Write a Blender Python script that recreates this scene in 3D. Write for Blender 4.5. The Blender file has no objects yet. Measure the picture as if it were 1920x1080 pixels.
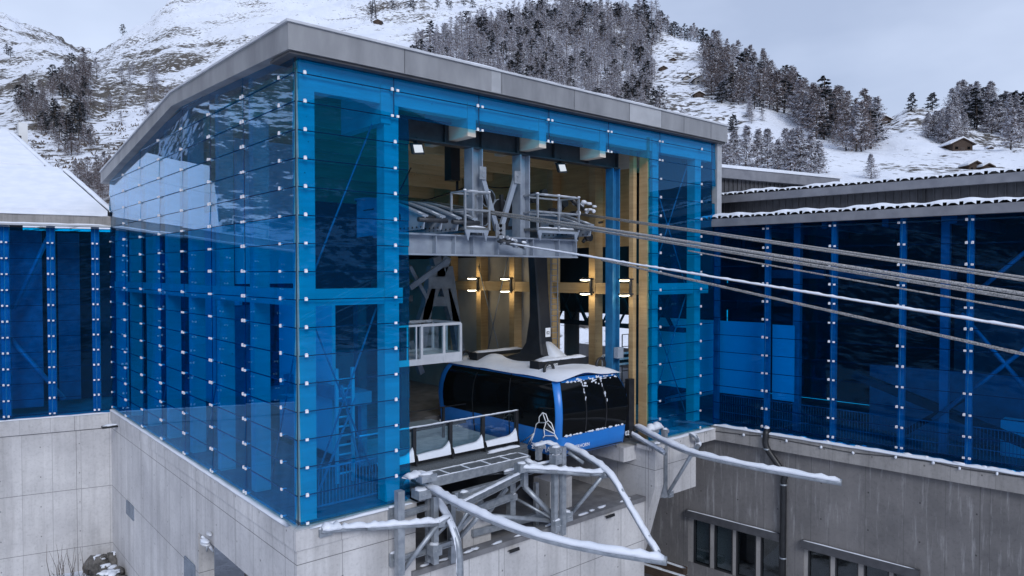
import bpy, math, random
import numpy as np
from mathutils import Vector, Matrix
random.seed(7)
R = math.radians
S = bpy.context.scene
COL = S.collection

# ------------------------------------------------------------------ camera, world, sun, exposure
FWD = Vector((.6514, .7586, 0)).normalized()
RGT = Vector((FWD.y, -FWD.x, 0))
PITCH = R(1.25)
CAMP = Vector((-7.43, -16.81, 6.27))
F = 1331.0
vd = FWD * math.cos(PITCH) + Vector((0, 0, -math.sin(PITCH)))
vu = FWD * math.sin(PITCH) + Vector((0, 0, math.cos(PITCH)))
cd = bpy.data.cameras.new('camera')
cd.sensor_width = 36
cd.lens = 36 * F / 1920
cd.clip_start = .1
cd.clip_end = 6000
cam = bpy.data.objects.new('camera', cd)
COL.objects.link(cam)
cam.matrix_world = Matrix(((RGT.x, vu.x, -vd.x, CAMP.x), (RGT.y, vu.y, -vd.y, CAMP.y), (RGT.z, vu.z, -vd.z, CAMP.z), (0, 0, 0, 1)))
S.camera = cam

SUN_DIR = Vector((-.42, -.91, .62)).normalized()      # towards the sun
W = bpy.data.worlds.new("World")
S.world = W
W.use_nodes = True
nt = W.node_tree
nt.nodes.clear()
wo = nt.nodes.new('ShaderNodeOutputWorld')
bg = nt.nodes.new('ShaderNodeBackground')
sky = nt.nodes.new('ShaderNodeTexSky')
sky.sky_type = 'NISHITA'
sky.sun_disc = False
sky.sun_elevation = math.asin(SUN_DIR.z)
sky.sun_rotation = math.atan2(SUN_DIR.x, SUN_DIR.y)
bg.inputs[1].default_value = .12
tc = nt.nodes.new('ShaderNodeTexCoord')
mp = nt.nodes.new('ShaderNodeMapping')
mp.inputs['Scale'].default_value = (1, 1, 2.4)
nz = nt.nodes.new('ShaderNodeTexNoise')
nz.inputs['Scale'].default_value = 1.7
nz.inputs['Detail'].default_value = 5
nz.inputs['Roughness'].default_value = .5
cr = nt.nodes.new('ShaderNodeValToRGB')           # overcast cloud deck, as bright as the sky texture it covers
cr.color_ramp.elements[0].position = .34
cr.color_ramp.elements[0].color = (2.7, 3.22, 4.45, 1)
cr.color_ramp.elements[1].position = .66
cr.color_ramp.elements[1].color = (4.5, 5.1, 6.45, 1)
mx = nt.nodes.new('ShaderNodeMix')
mx.data_type = 'RGBA'
mx.inputs[0].default_value = .9
L = nt.links.new
L(tc.outputs['Generated'], mp.inputs[0])
L(mp.outputs[0], nz.inputs[0])
L(nz.outputs[0], cr.inputs[0])
L(sky.outputs[0], mx.inputs[6])
L(cr.outputs[0], mx.inputs[7])
L(mx.outputs[2], bg.inputs[0])
L(bg.outputs[0], wo.inputs[0])

sd = bpy.data.lights.new('sun', 'SUN')
sd.energy = 1.2
sd.angle = R(22)
sd.color = (.97, .98, 1)
sun = bpy.data.objects.new('sun', sd)
COL.objects.link(sun)
sun.rotation_euler = SUN_DIR.to_track_quat('Z', 'Y').to_euler()
sun.location = (0, 0, 60)

S.view_settings.view_transform = 'Standard'
S.view_settings.look = 'None'
S.view_settings.exposure = 0.5
S.view_settings.gamma = 1
S.render.engine = 'CYCLES'
cy = S.cycles
cy.use_denoising = True
cy.max_bounces = 10
cy.diffuse_bounces = 4
cy.glossy_bounces = 4
cy.transparent_max_bounces = 40
cy.transmission_bounces = 4
cy.caustics_reflective = False
cy.caustics_refractive = False
cy.sample_clamp_indirect = 6

# ------------------------------------------------------------------ photograph geometry -> real planes
def ray(u, v):
    d = vd + RGT * ((u - 960) / F) + vu * ((540 - v) / F)
    return d
def onY(u, v, Y):
    d = ray(u, v); q = (Y - CAMP.y) / d.y
    return CAMP + d * q
def onX(u, v, X):
    d = ray(u, v); q = (X - CAMP.x) / d.x
    return CAMP + d * q
def onZ(u, v, z):
    d = ray(u, v); q = (z - CAMP.z) / d.z
    return CAMP + d * q
def onD(u, v, D):
    d = ray(u, v); h = d.x * FWD.x + d.y * FWD.y
    return CAMP + d * (D / h)

# ------------------------------------------------------------------ materials
M = {}
def newmat(name):
    m = bpy.data.materials.new(name); m.use_nodes = True
    t = m.node_tree; t.nodes.clear()
    o = t.nodes.new('ShaderNodeOutputMaterial')
    return m, t, o
def N(t, kind, **kw):
    n = t.nodes.new(kind)
    for k, v in kw.items():
        if k.startswith('i_'):
            key = k[2:]
            n.inputs[int(key) if key.isdigit() else key.replace('_', ' ')].default_value = v
        else:
            setattr(n, k, v)
    return n
def ramp(t, stops, interp='LINEAR'):
    n = t.nodes.new('ShaderNodeValToRGB'); n.color_ramp.interpolation = interp
    e = n.color_ramp.elements
    while len(e) < len(stops): e.new(.5)
    for k, (p, c) in enumerate(stops):
        e[k].position = p
        e[k].color = (c[0], c[1], c[2], 1) if not isinstance(c, (int, float)) else (c, c, c, 1)
    return n
def noise(t, scale, detail=4, rough=.55, vec=None, mscale=None, coord='Object'):
    tcn = t.nodes.new('ShaderNodeTexCoord')
    src = tcn.outputs[coord]
    if mscale:
        m = N(t, 'ShaderNodeMapping'); m.inputs['Scale'].default_value = mscale
        t.links.new(src, m.inputs[0]); src = m.outputs[0]
    n = N(t, 'ShaderNodeTexNoise'); n.inputs['Scale'].default_value = scale
    n.inputs['Detail'].default_value = detail; n.inputs['Roughness'].default_value = rough
    t.links.new(src, n.inputs[0])
    return n
def mixc(t, fac, a, b, blend='MIX'):
    n = t.nodes.new('ShaderNodeMix'); n.data_type = 'RGBA'; n.blend_type = blend
    for sock, val in ((n.inputs[0], fac), (n.inputs[6], a), (n.inputs[7], b)):
        if isinstance(val, bpy.types.NodeSocket): t.links.new(val, sock)
        elif isinstance(val, (int, float)) and sock == n.inputs[0]: sock.default_value = val
        else: sock.default_value = (*val[:3], 1)
    return n.outputs[2]
def bsdf(t, o, col, rough=.6, metal=0., bump=None, bstr=.2, bdist=.02, spec=.5):
    p = N(t, 'ShaderNodeBsdfPrincipled')
    if isinstance(col, bpy.types.NodeSocket): t.links.new(col, p.inputs['Base Color'])
    else: p.inputs['Base Color'].default_value = (*col, 1)
    if isinstance(rough, bpy.types.NodeSocket): t.links.new(rough, p.inputs['Roughness'])
    else: p.inputs['Roughness'].default_value = rough
    p.inputs['Metallic'].default_value = metal
    p.inputs['Specular IOR Level'].default_value = spec
    if bump is not None:
        b = N(t, 'ShaderNodeBump'); b.inputs['Strength'].default_value = bstr; b.inputs['Distance'].default_value = bdist
        t.links.new(bump, b.inputs['Height']); t.links.new(b.outputs[0], p.inputs['Normal'])
    t.links.new(p.outputs[0], o.inputs[0])
    return p
def simple(name, a, b=None, scale=6, rough=.6, metal=0., bstr=.15, bdist=.01, mscale=None, spec=.5, lo=.35, hi=.65):
    m, t, o = newmat(name)
    b = b or tuple(x * .75 for x in a)
    n = noise(t, scale, mscale=mscale)
    r = ramp(t, [(lo, b), (hi, a)]); t.links.new(n.outputs[0], r.inputs[0])
    bsdf(t, o, r.outputs[0], rough, metal, n.outputs[0], bstr, bdist, spec)
    M[name] = m
    return m

def horiz(t):          # a horizontal run coordinate that works on any of the walls, and the height
    g = N(t, 'ShaderNodeNewGeometry'); s = N(t, 'ShaderNodeSeparateXYZ'); t.links.new(g.outputs['Position'], s.inputs[0])
    a = N(t, 'ShaderNodeMath', operation='SUBTRACT'); t.links.new(s.outputs[0], a.inputs[0]); t.links.new(s.outputs[1], a.inputs[1])
    return a.outputs[0], s.outputs[2]
def gridline(t, val, period, width, off=0.):
    a = N(t, 'ShaderNodeMath', operation='MULTIPLY_ADD'); t.links.new(val, a.inputs[0]); a.inputs[1].default_value = 1 / period; a.inputs[2].default_value = off
    f = N(t, 'ShaderNodeMath', operation='FRACT'); t.links.new(a.outputs[0], f.inputs[0])
    l = N(t, 'ShaderNodeMath', operation='LESS_THAN'); t.links.new(f.outputs[0], l.inputs[0]); l.inputs[1].default_value = width / period
    return l.outputs[0]
def concrete(name, light, dark, streak, streak_amt, zper, hper, stain=.5, line=.45, streak_scale=3.0, lo=.45, hi=.7):
    m, t, o = newmat(name)
    h, z = horiz(t)
    big = noise(t, .35, 6, .65)
    fine = noise(t, 9, 5, .7)
    r1 = ramp(t, [(.3, dark), (.68, light)]); t.links.new(big.outputs[0], r1.inputs[0])
    # vertical run-off streaks
    cv = N(t, 'ShaderNodeCombineXYZ')
    hz = N(t, 'ShaderNodeMath', operation='MULTIPLY'); t.links.new(z, hz.inputs[0]); hz.inputs[1].default_value = .09
    t.links.new(h, cv.inputs[0]); t.links.new(hz.outputs[0], cv.inputs[1])
    st = N(t, 'ShaderNodeTexNoise'); st.inputs['Scale'].default_value = streak_scale; st.inputs['Detail'].default_value = 6; st.inputs['Roughness'].default_value = .68
    t.links.new(cv.outputs[0], st.inputs[0])
    r2 = ramp(t, [(lo, 0.), (hi, 1.)]); t.links.new(st.outputs[0], r2.inputs[0])
    ms = N(t, 'ShaderNodeMath', operation='MULTIPLY'); t.links.new(r2.outputs[0], ms.inputs[0]); ms.inputs[1].default_value = streak_amt
    c = mixc(t, ms.outputs[0], r1.outputs[0], streak)
    # fine pitting
    r3 = ramp(t, [(.25, .62), (.5, 1.)]); t.links.new(fine.outputs[0], r3.inputs[0])
    c = mixc(t, .55, c, r3.outputs[0], 'MULTIPLY')
    # formwork joints (panels) and tie holes
    l1 = gridline(t, z, zper, .025, .37); l2 = gridline(t, h, hper, .022, .2)
    wv = noise(t, .5, 2); hv = N(t, 'ShaderNodeMath', operation='MULTIPLY_ADD'); t.links.new(wv.outputs[0], hv.inputs[0]); hv.inputs[1].default_value = .0; t.links.new(h, hv.inputs[2])
    l3 = gridline(t, hv.outputs[0], 1.37, .03, .11); l4 = N(t, 'ShaderNodeMath', operation='MULTIPLY'); t.links.new(l3, l4.inputs[0]); t.links.new(big.outputs[0], l4.inputs[1])
    m2 = N(t, 'ShaderNodeMath', operation='MAXIMUM'); t.links.new(l1, m2.inputs[0]); t.links.new(l4.outputs[0], m2.inputs[1]); l1 = m2.outputs[0]
    mxn = N(t, 'ShaderNodeMath', operation='MAXIMUM'); t.links.new(l1, mxn.inputs[0]); t.links.new(l2, mxn.inputs[1])
    ml = N(t, 'ShaderNodeMath', operation='MULTIPLY'); t.links.new(mxn.outputs[0], ml.inputs[0]); ml.inputs[1].default_value = line
    c = mixc(t, ml.outputs[0], c, tuple(x * .35 for x in dark))
    t1 = gridline(t, z, 1.35, .055, .2); t2 = gridline(t, h, 1.8, .055, .33)
    tm_ = N(t, 'ShaderNodeMath', operation='MULTIPLY'); t.links.new(t1, tm_.inputs[0]); t.links.new(t2, tm_.inputs[1])
    tv = N(t, 'ShaderNodeMath', operation='MULTIPLY'); t.links.new(tm_.outputs[0], tv.inputs[0]); tv.inputs[1].default_value = .75
    c = mixc(t, tv.outputs[0], c, tuple(x * .3 for x in dark))
    # board marks: each board its own tone
    fl = N(t, 'ShaderNodeMath', operation='MULTIPLY'); t.links.new(h, fl.inputs[0]); fl.inputs[1].default_value = 2.1
    fr = N(t, 'ShaderNodeMath', operation='FLOOR'); t.links.new(fl.outputs[0], fr.inputs[0])
    wn = N(t, 'ShaderNodeTexWhiteNoise', noise_dimensions='1D'); t.links.new(fr.outputs[0], wn.inputs[1])
    r4 = ramp(t, [(0, .82), (1, 1.)]); t.links.new(wn.outputs[0], r4.inputs[0])
    c = mixc(t, stain, c, r4.outputs[0], 'MULTIPLY')
    bsdf(t, o, c, .85, 0, fine.outputs[0], .25, .01, .3)
    M[name] = m
concrete('concrete', (.66, .65, .655), (.44, .435, .45), (.22, .21, .21), .42, 2.7, 3.6, .45, .85, 1.5, .47, .72)
concrete('old_concrete', (.215, .205, .205), (.125, .122, .126), (.48, .48, .49), .6, 40, 5.9, .6, .5, 5.5, .54, .74)
concrete('coping_concrete', (.36, .345, .335), (.26, .25, .25), (.16, .155, .15), .5, 30, 4.1)

simple('snow', (.76, .79, .86), (.68, .72, .80), 1.6, .55, 0, .35, .06, spec=.3)
simple('galvanised', (.40, .43, .47), (.27, .30, .34), 5, .48, .55, .1)
simple('steel_paint', (.22, .26, .32), (.15, .18, .23), 2.5, .5, .2, .1)
simple('steel_light', (.34, .39, .46), (.25, .29, .36), 2.0, .5, .25, .1)
simple('steel_dark', (.05, .055, .065), (.03, .033, .04), 3, .5, .3, .1)
simple('black_paint', (.012, .013, .016), (.02, .021, .024), 3, .45, 0, .05)
simple('blue_lit_steel', (.02, .17, .36), (.015, .12, .27), 3, .5, .1, .1)  # blue light from the glass is put into the column colour
simple('zinc', (.36, .365, .38), (.22, .225, .24), 1.3, .5, .35, .12, .01, (1, 1, .35), lo=.3, hi=.7)
simple('zinc_light', (.50, .51, .53), (.40, .41, .43), 1.5, .5, .35, .1)
simple('white_metal', (.62, .64, .68), (.5, .52, .56), 2, .45, .2, .05)
simple('clip_steel', (.85, .87, .9), (.78, .8, .84), 20, .35, 0, .05)
simple('cladding', (.075, .076, .085), (.05, .051, .058), 3, .6, .1, .1)
simple('fascia_grey', (.23, .235, .26), (.17, .175, .20), 2, .55, .2, .1)
simple('rope', (.55, .53, .51), (.16, .16, .16), 40, .45, .6, .4, .01)
simple('dark_rope', (.07, .065, .06), (.03, .03, .03), 60, .5, .3, .3, .01)
simple('grey_floor', (.20, .20, .21), (.13, .13, .14), 2, .8)
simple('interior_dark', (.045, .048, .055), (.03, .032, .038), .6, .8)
simple('board', (.42, .38, .33), (.35, .32, .28), 1.2, .8)
simple('white_board', (.78, .79, .8), (.72, .73, .75), .8, .7)
simple('rock', (.16, .15, .145), (.05, .048, .045), 3, .9, 0, .8, .1)
simple('bark', (.09, .065, .05), (.045, .035, .03), 4, .9)
simple('larch_twig', (.23, .19, .19), (.13, .105, .105), .8, .95)
simple('pine_needle', (.038, .042, .044), (.016, .02, .022), .9, .95)
simple('frost', (.68, .70, .77), (.52, .54, .61), .7, .9)
simple('brush', (.13, .10, .075), (.06, .048, .04), 2, .95)
simple('chalet_wood', (.075, .048, .034), (.035, .024, .018), 3, .85, 0, .3, .02, (1, 1, 8))
simple('chalet_stone', (.42, .40, .37), (.3, .28, .26), 3, .9)
simple('cabin_blue', (.02, .20, .62), (.018, .17, .55), .8, .28, 0, .02)
simple('shaded_snow', (.34, .41, .46), (.22, .28, .33), 3, .5, 0, .5, .03)  # platform snow: the shade of the hall is put into this grey-blue
simple('grating', (.20, .22, .24), (.08, .09, .1), 40, .6, .4, .4, .01)

def wood(name, a, b):
    m, t, o = newmat(name)
    n = noise(t, 2.2, 6, .6, mscale=(.35, .35, 5))
    n2 = noise(t, .9, 3)
    r = ramp(t, [(.3, b), (.7, a)]); t.links.new(n.outputs[0], r.inputs[0])
    r2 = ramp(t, [(.3, .75), (.7, 1.)]); t.links.new(n2.outputs[0], r2.inputs[0])
    c = mixc(t, .7, r.outputs[0], r2.outputs[0], 'MULTIPLY')
    kn = N(t, 'ShaderNodeTexVoronoi'); kn.inputs['Scale'].default_value = 2.6
    tcn = N(t, 'ShaderNodeTexCoord'); t.links.new(tcn.outputs['Object'], kn.inputs['Vector'])
    r3 = ramp(t, [(.03, 1.), (.07, 0.)]); t.links.new(kn.outputs['Distance'], r3.inputs[0])
    c = mixc(t, r3.outputs[0], c, tuple(x * .3 for x in b))
    bsdf(t, o, c, .65, 0, n.outputs[0], .1, .005)
    M[name] = m
wood('timber', (.52, .37, .20), (.38, .25, .12))
wood('facade_timber', (.74, .66, .56), (.62, .54, .45))
wood('ceiling_wood', (.60, .40, .19), (.44, .28, .12))
wood('lit_beam_wood', (.80, .60, .34), (.66, .47, .24))  # paler than the ceiling wood: lit beam edges put into the colour

def glassmat(name, tint, gloss=(.9, .95, 1), base=.04, k=1.0, rough=.0, film=None, haze=.0):
    m, t, o = newmat(name)
    tr = N(t, 'ShaderNodeBsdfTransparent'); tr.inputs[0].default_value = (*tint, 1)
    gl = N(t, 'ShaderNodeBsdfGlossy'); gl.inputs['Color'].default_value = (*gloss, 1); gl.inputs['Roughness'].default_value = rough
    fz = N(t, 'ShaderNodeFresnel')
    gb = N(t, 'ShaderNodeNewGeometry')      # thin parallel pane: the same index from either side
    mi = N(t, 'ShaderNodeMath', operation='MULTIPLY_ADD'); t.links.new(gb.outputs['Backfacing'], mi.inputs[0]); mi.inputs[1].default_value = 1 / 1.5 - 1.5; mi.inputs[2].default_value = 1.5
    t.links.new(mi.outputs[0], fz.inputs['IOR'])
    mm = N(t, 'ShaderNodeMath', operation='MULTIPLY_ADD'); t.links.new(fz.outputs[0], mm.inputs[0]); mm.inputs[1].default_value = k; mm.inputs[2].default_value = base - .04
    mm.use_clamp = True
    # slight waviness of toughened panes
    n = noise(t, .9, 2, .5); b = N(t, 'ShaderNodeBump'); b.inputs['Strength'].default_value = .008; b.inputs['Distance'].default_value = .05
    t.links.new(n.outputs[0], b.inputs['Height']); t.links.new(b.outputs[0], gl.inputs['Normal'])
    ms = N(t, 'ShaderNodeMixShader')
    body = tr.outputs[0]
    if haze:                                 # the coloured interlayer scatters a little of the daylight
        df = N(t, 'ShaderNodeBsdfDiffuse'); df.inputs[0].default_value = (*film, 1)
        tl = N(t, 'ShaderNodeBsdfTranslucent'); tl.inputs[0].default_value = (*film, 1)
        dm = N(t, 'ShaderNodeMixShader'); dm.inputs[0].default_value = .4; t.links.new(df.outputs[0], dm.inputs[1]); t.links.new(tl.outputs[0], dm.inputs[2])
        hm = N(t, 'ShaderNodeMixShader'); hm.inputs[0].default_value = haze; t.links.new(tr.outputs[0], hm.inputs[1]); t.links.new(dm.outputs[0], hm.inputs[2]); body = hm.outputs[0]
    t.links.new(mm.outputs[0], ms.inputs[0]); t.links.new(body, ms.inputs[1]); t.links.new(gl.outputs[0], ms.inputs[2])
    t.links.new(ms.outputs[0], o.inputs[0])
    M[name] = m
# tints are per face: a pane has two
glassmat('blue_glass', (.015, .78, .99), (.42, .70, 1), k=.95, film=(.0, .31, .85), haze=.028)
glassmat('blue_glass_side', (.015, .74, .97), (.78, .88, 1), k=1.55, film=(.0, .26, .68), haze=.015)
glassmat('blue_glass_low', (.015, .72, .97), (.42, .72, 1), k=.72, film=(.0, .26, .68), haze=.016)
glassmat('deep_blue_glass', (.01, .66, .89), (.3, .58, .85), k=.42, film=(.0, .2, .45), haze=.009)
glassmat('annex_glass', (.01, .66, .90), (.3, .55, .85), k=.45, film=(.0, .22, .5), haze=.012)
glassmat('clear_glass', (.88, .95, .97))
glassmat('window_glass', (.45, .5, .52), base=.06)
simple('gasket', (.01, .02, .04), (.008, .015, .03), 4, .6)

def blackglass(name):
    m, t, o = newmat(name)
    n = noise(t, .8, 2)
    bsdf(t, o, (.004, .005, .006), .07, 0, n.outputs[0], .01, .01, .22)
    M[name] = m
blackglass('black_glass')
def emit(name, col, s):
    m, t, o = newmat(name)
    e = N(t, 'ShaderNodeEmission'); e.inputs[0].default_value = (*col, 1); e.inputs[1].default_value = s
    t.links.new(e.outputs[0], o.inputs[0]); M[name] = m
emit('lamp_glow', (1, .86, .58), 7)
emit('flood_glow', (.8, .88, 1), .6)
simple('white_paint', (.85, .86, .88), (.8, .81, .83), 5, .5)
simple('lettering', (.9, .91, .93), (.85, .86, .88), 5, .5)

def terrainmat():
    m, t, o = newmat('mountain')
    at = N(t, 'ShaderNodeAttribute'); at.attribute_name = 'rock'
    g = N(t, 'ShaderNodeNewGeometry')
    def nse(scale, ms, det=6, rg=.6):
        mpn = N(t, 'ShaderNodeMapping'); mpn.inputs['Scale'].default_value = ms; t.links.new(g.outputs['Position'], mpn.inputs[0])
        n = N(t, 'ShaderNodeTexNoise'); n.inputs['Scale'].default_value = scale; n.inputs['Detail'].default_value = det; n.inputs['Roughness'].default_value = rg
        t.links.new(mpn.outputs[0], n.inputs[0]); return n.outputs[0]
    n1 = nse(.26, (1, 1, 1.5), 9, .66)
    n2 = nse(.018, (1, 1, 1.4), 4, .5)
    n3 = nse(1.1, (1, 1, 3), 3, .6)
    # rock where n1 + patches exceed a threshold lowered by the rock attribute
    a = N(t, 'ShaderNodeMath', operation='MULTIPLY_ADD'); t.links.new(n2, a.inputs[0]); a.inputs[1].default_value = .75; t.links.new(n1, a.inputs[2])
    b = N(t, 'ShaderNodeMath', operation='MULTIPLY_ADD'); t.links.new(at.outputs['Fac'], b.inputs[0]); b.inputs[1].default_value = .30; t.links.new(a.outputs[0], b.inputs[2])
    sb_ = N(t, 'ShaderNodeMath', operation='SUBTRACT'); t.links.new(b.outputs[0], sb_.inputs[0]); sb_.inputs[1].default_value = .15; b = sb_
    r = ramp(t, [(.86, 0.), (.93, 1.)]); t.links.new(b.outputs[0], r.inputs[0])
    rock = ramp(t, [(.35, (.035, .034, .036)), (.6, (.13, .115, .10))]); t.links.new(n3, rock.inputs[0])
    sn = ramp(t, [(.3, (.66, .70, .79)), (.7, (.78, .81, .87))]); t.links.new(n2, sn.inputs[0])
    c = mixc(t, r.outputs[0], sn.outputs[0], rock.outputs[0])
    bsdf(t, o, c, .8, 0, n1, .6, 1.5, .2)
    M['mountain'] = m
terrainmat()

# ------------------------------------------------------------------ mesh builder
class MB:
    def __init__(s): s.v = []; s.f = []; s.m = []; s.sm = []
    def add(s, vs, fs, mat=0, smooth=False):
        o = len(s.v); s.v += [tuple(p) for p in vs]
        for f in fs: s.f.append(tuple(i + o for i in f)); s.m.append(mat); s.sm.append(smooth)
        return s
    def box(s, a, b, mat=0):
        x0, x1 = sorted((a[0], b[0])); y0, y1 = sorted((a[1], b[1])); z0, z1 = sorted((a[2], b[2]))
        return s.add([(x0, y0, z0), (x1, y0, z0), (x1, y1, z0), (x0, y1, z0), (x0, y0, z1), (x1, y0, z1), (x1, y1, z1), (x0, y1, z1)],
                     [(0, 3, 2, 1), (4, 5, 6, 7), (0, 1, 5, 4), (1, 2, 6, 5), (2, 3, 7, 6), (3, 0, 4, 7)], mat)
    def frame3(s, a, b, up=None):
        d = (Vector(b) - Vector(a)).normalized()
        u = Vector(up) if up else (Vector((0, 0, 1)) if abs(d.z) < .95 else Vector((1, 0, 0)))
        x = d.cross(u).normalized(); y = x.cross(d).normalized()
        return d, x, y
    def bar(s, a, b, w, h, mat=0, up=None):     # rectangular bar: w sideways, h along up
        a = Vector(a); b = Vector(b); d, x, y = s.frame3(a, b, up)
        vs = [p + x * (i * w / 2) + y * (j * h / 2) for p in (a, b) for i, j in ((-1, -1), (1, -1), (1, 1), (-1, 1))]
        return s.add(vs, [(0, 1, 2, 3), (7, 6, 5, 4), (0, 4, 5, 1), (1, 5, 6, 2), (2, 6, 7, 3), (3, 7, 4, 0)], mat)
    def ibeam(s, a, b, w, h, tf=.03, tw=.02, mat=0, up=None):
        a = Vector(a); b = Vector(b); d, x, y = s.frame3(a, b, up)
        s.bar(a + y * (h / 2 - tf / 2), b + y * (h / 2 - tf / 2), w, tf, mat, up)
        s.bar(a - y * (h / 2 - tf / 2), b - y * (h / 2 - tf / 2), w, tf, mat, up)
        return s.bar(a, b, tw, h - 2 * tf, mat, up)
    def tube(s, pts, r, n=8, mat=0, caps=True, smooth=True):
        pts = [Vector(p) for p in pts]; k = len(pts); vs = []; prev = None
        for i, p in enumerate(pts):
            d = (pts[min(i + 1, k - 1)] - pts[max(i - 1, 0)]).normalized()
            if prev is None:
                u = Vector((0, 0, 1)) if abs(d.z) < .95 else Vector((1, 0, 0))
                x = d.cross(u).normalized()
            else:
                x = (prev - d * prev.dot(d)).normalized()
            prev = x; y = x.cross(d)
            rr = r[i] if isinstance(r, (list, tuple)) else r
            vs += [p + x * (rr * math.cos(2 * math.pi * j / n)) + y * (rr * math.sin(2 * math.pi * j / n)) for j in range(n)]
        fs = [(i * n + j, i * n + (j + 1) % n, (i + 1) * n + (j + 1) % n, (i + 1) * n + j) for i in range(k - 1) for j in range(n)]
        s.add(vs, fs, mat, smooth)
        if caps:
            o = len(s.v) - len(vs)
            s.f.append(tuple(o + j for j in range(n))[::-1]); s.m.append(mat); s.sm.append(False)
            s.f.append(tuple(o + (k - 1) * n + j for j in range(n))); s.m.append(mat); s.sm.append(False)
        return s
    def prism(s, poly, dvec, mat=0):            # polygon swept along dvec
        n = len(poly); dvec = Vector(dvec)
        vs = [Vector(p) for p in poly] + [Vector(p) + dvec for p in poly]
        fs = [tuple(range(n))[::-1], tuple(range(n, 2 * n))] + [(i, (i + 1) % n, n + (i + 1) % n, n + i) for i in range(n)]
        return s.add(vs, fs, mat)
    def snow(s, pts, w, h, mat=0, jit=.25, step=.18, n=6, rnd=None):   # a soft ridge of snow lying along a path
        rnd = rnd or random
        P = resample(pts, step); k = len(P); vs = []
        for i, p in enumerate(P):
            d = (P[min(i + 1, k - 1)] - P[max(i - 1, 0)]); d.z = 0
            if d.length < 1e-6: d = Vector((1, 0, 0))
            d.normalize(); x = Vector((d.y, -d.x, 0))
            hh = h * (1 + rnd.uniform(-jit, jit)); ww = w * (1 + rnd.uniform(-jit, jit) * .4)
            if i in (0, k - 1): hh *= .35; ww *= .7
            for j in range(n + 1):
                a = math.pi * j / n
                vs.append(p + x * (math.cos(a) * ww / 2) + Vector((0, 0, math.sin(a) * hh - .012)))
        m = n + 1
        fs = [(i * m + j, i * m + j + 1, (i + 1) * m + j + 1, (i + 1) * m + j) for i in range(k - 1) for j in range(n)]
        fs += [(i * m + n, i * m, (i + 1) * m, (i + 1) * m + n) for i in range(k - 1)]
        fs += [tuple(range(m)), tuple((k - 1) * m + j for j in range(m))[::-1]]
        return s.add(vs, fs, mat, True)
    def blob(s, c, r, mat=0, n=8, k=5, jit=.15, rnd=None):
        rnd = rnd or random; c = Vector(c); r = Vector(r) if not isinstance(r, (int, float)) else Vector((r, r, r))
        vs = [c + Vector((0, 0, r.z)), c - Vector((0, 0, r.z))]
        for i in range(1, k):
            a = math.pi * i / k
            for j in range(n):
                b = 2 * math.pi * j / n; q = 1 + rnd.uniform(-jit, jit)
                vs.append(c + Vector((r.x * math.sin(a) * math.cos(b) * q, r.y * math.sin(a) * math.sin(b) * q, r.z * math.cos(a) * q)))
        fs = [(0, 2 + j, 2 + (j + 1) % n) for j in range(n)]
        for i in range(k - 2):
            fs += [(2 + i * n + j, 2 + (i + 1) * n + j, 2 + (i + 1) * n + (j + 1) % n, 2 + i * n + (j + 1) % n) for j in range(n)]
        fs += [(1, 2 + (k - 2) * n + (j + 1) % n, 2 + (k - 2) * n + j) for j in range(n)]
        return s.add(vs, fs, mat, True)
    def mesh(s, name, mats, off=(0, 0, 0)):
        me = bpy.data.meshes.new(name); ox, oy, oz = off
        me.from_pydata([(x - ox, y - oy, z - oz) for x, y, z in s.v], [], s.f)
        for m in (mats if isinstance(mats, (list, tuple)) else [mats]): me.materials.append(M[m])
        me.polygons.foreach_set('material_index', s.m); me.polygons.foreach_set('use_smooth', s.sm)
        me.update(); return me
    def build(s, name, mats, parent=None):
        off = wloc(parent)
        o = bpy.data.objects.new(name, s.mesh(name, mats, off)); COL.objects.link(o)
        if parent: o.parent = parent
        return o
def wloc(o):
    v = Vector((0, 0, 0))
    while o: v += o.location; o = o.parent
    return v
def resample(pts, step):
    pts = [Vector(p) for p in pts]; out = [pts[0]]
    for a, b in zip(pts, pts[1:]):
        n = max(1, int((b - a).length / step)); out += [a.lerp(b, i / n) for i in range(1, n + 1)]
    return out
def smooth(pts, n=6):                           # Catmull-Rom through points
    P = [Vector(p) for p in pts]; P = [P[0] * 2 - P[1]] + P + [P[-1] * 2 - P[-2]]; out = []
    for i in range(1, len(P) - 2):
        for k in range(n):
            t = k / n; a, b, c, d = P[i - 1:i + 3]
            out.append(.5 * ((2 * b) + (c - a) * t + (2 * a - 5 * b + 4 * c - d) * t * t + (3 * b - a - 3 * c + d) * t ** 3))
    return out + [P[-2]]
def tag(o, label, cat, group=None, kind=None):
    if label: o['label'] = label
    if cat: o['category'] = cat
    if group: o['group'] = group
    if kind: o['kind'] = kind
    return o
def thing(name, label, cat, loc=(0, 0, 0), group=None):
    o = bpy.data.objects.new(name, None); o.empty_display_size = .3; COL.objects.link(o); o.location = loc
    return tag(o, label, cat, group)
def single(mb, name, mats, label, cat, group=None):
    return tag(mb.build(name, mats), label, cat, group)
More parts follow.
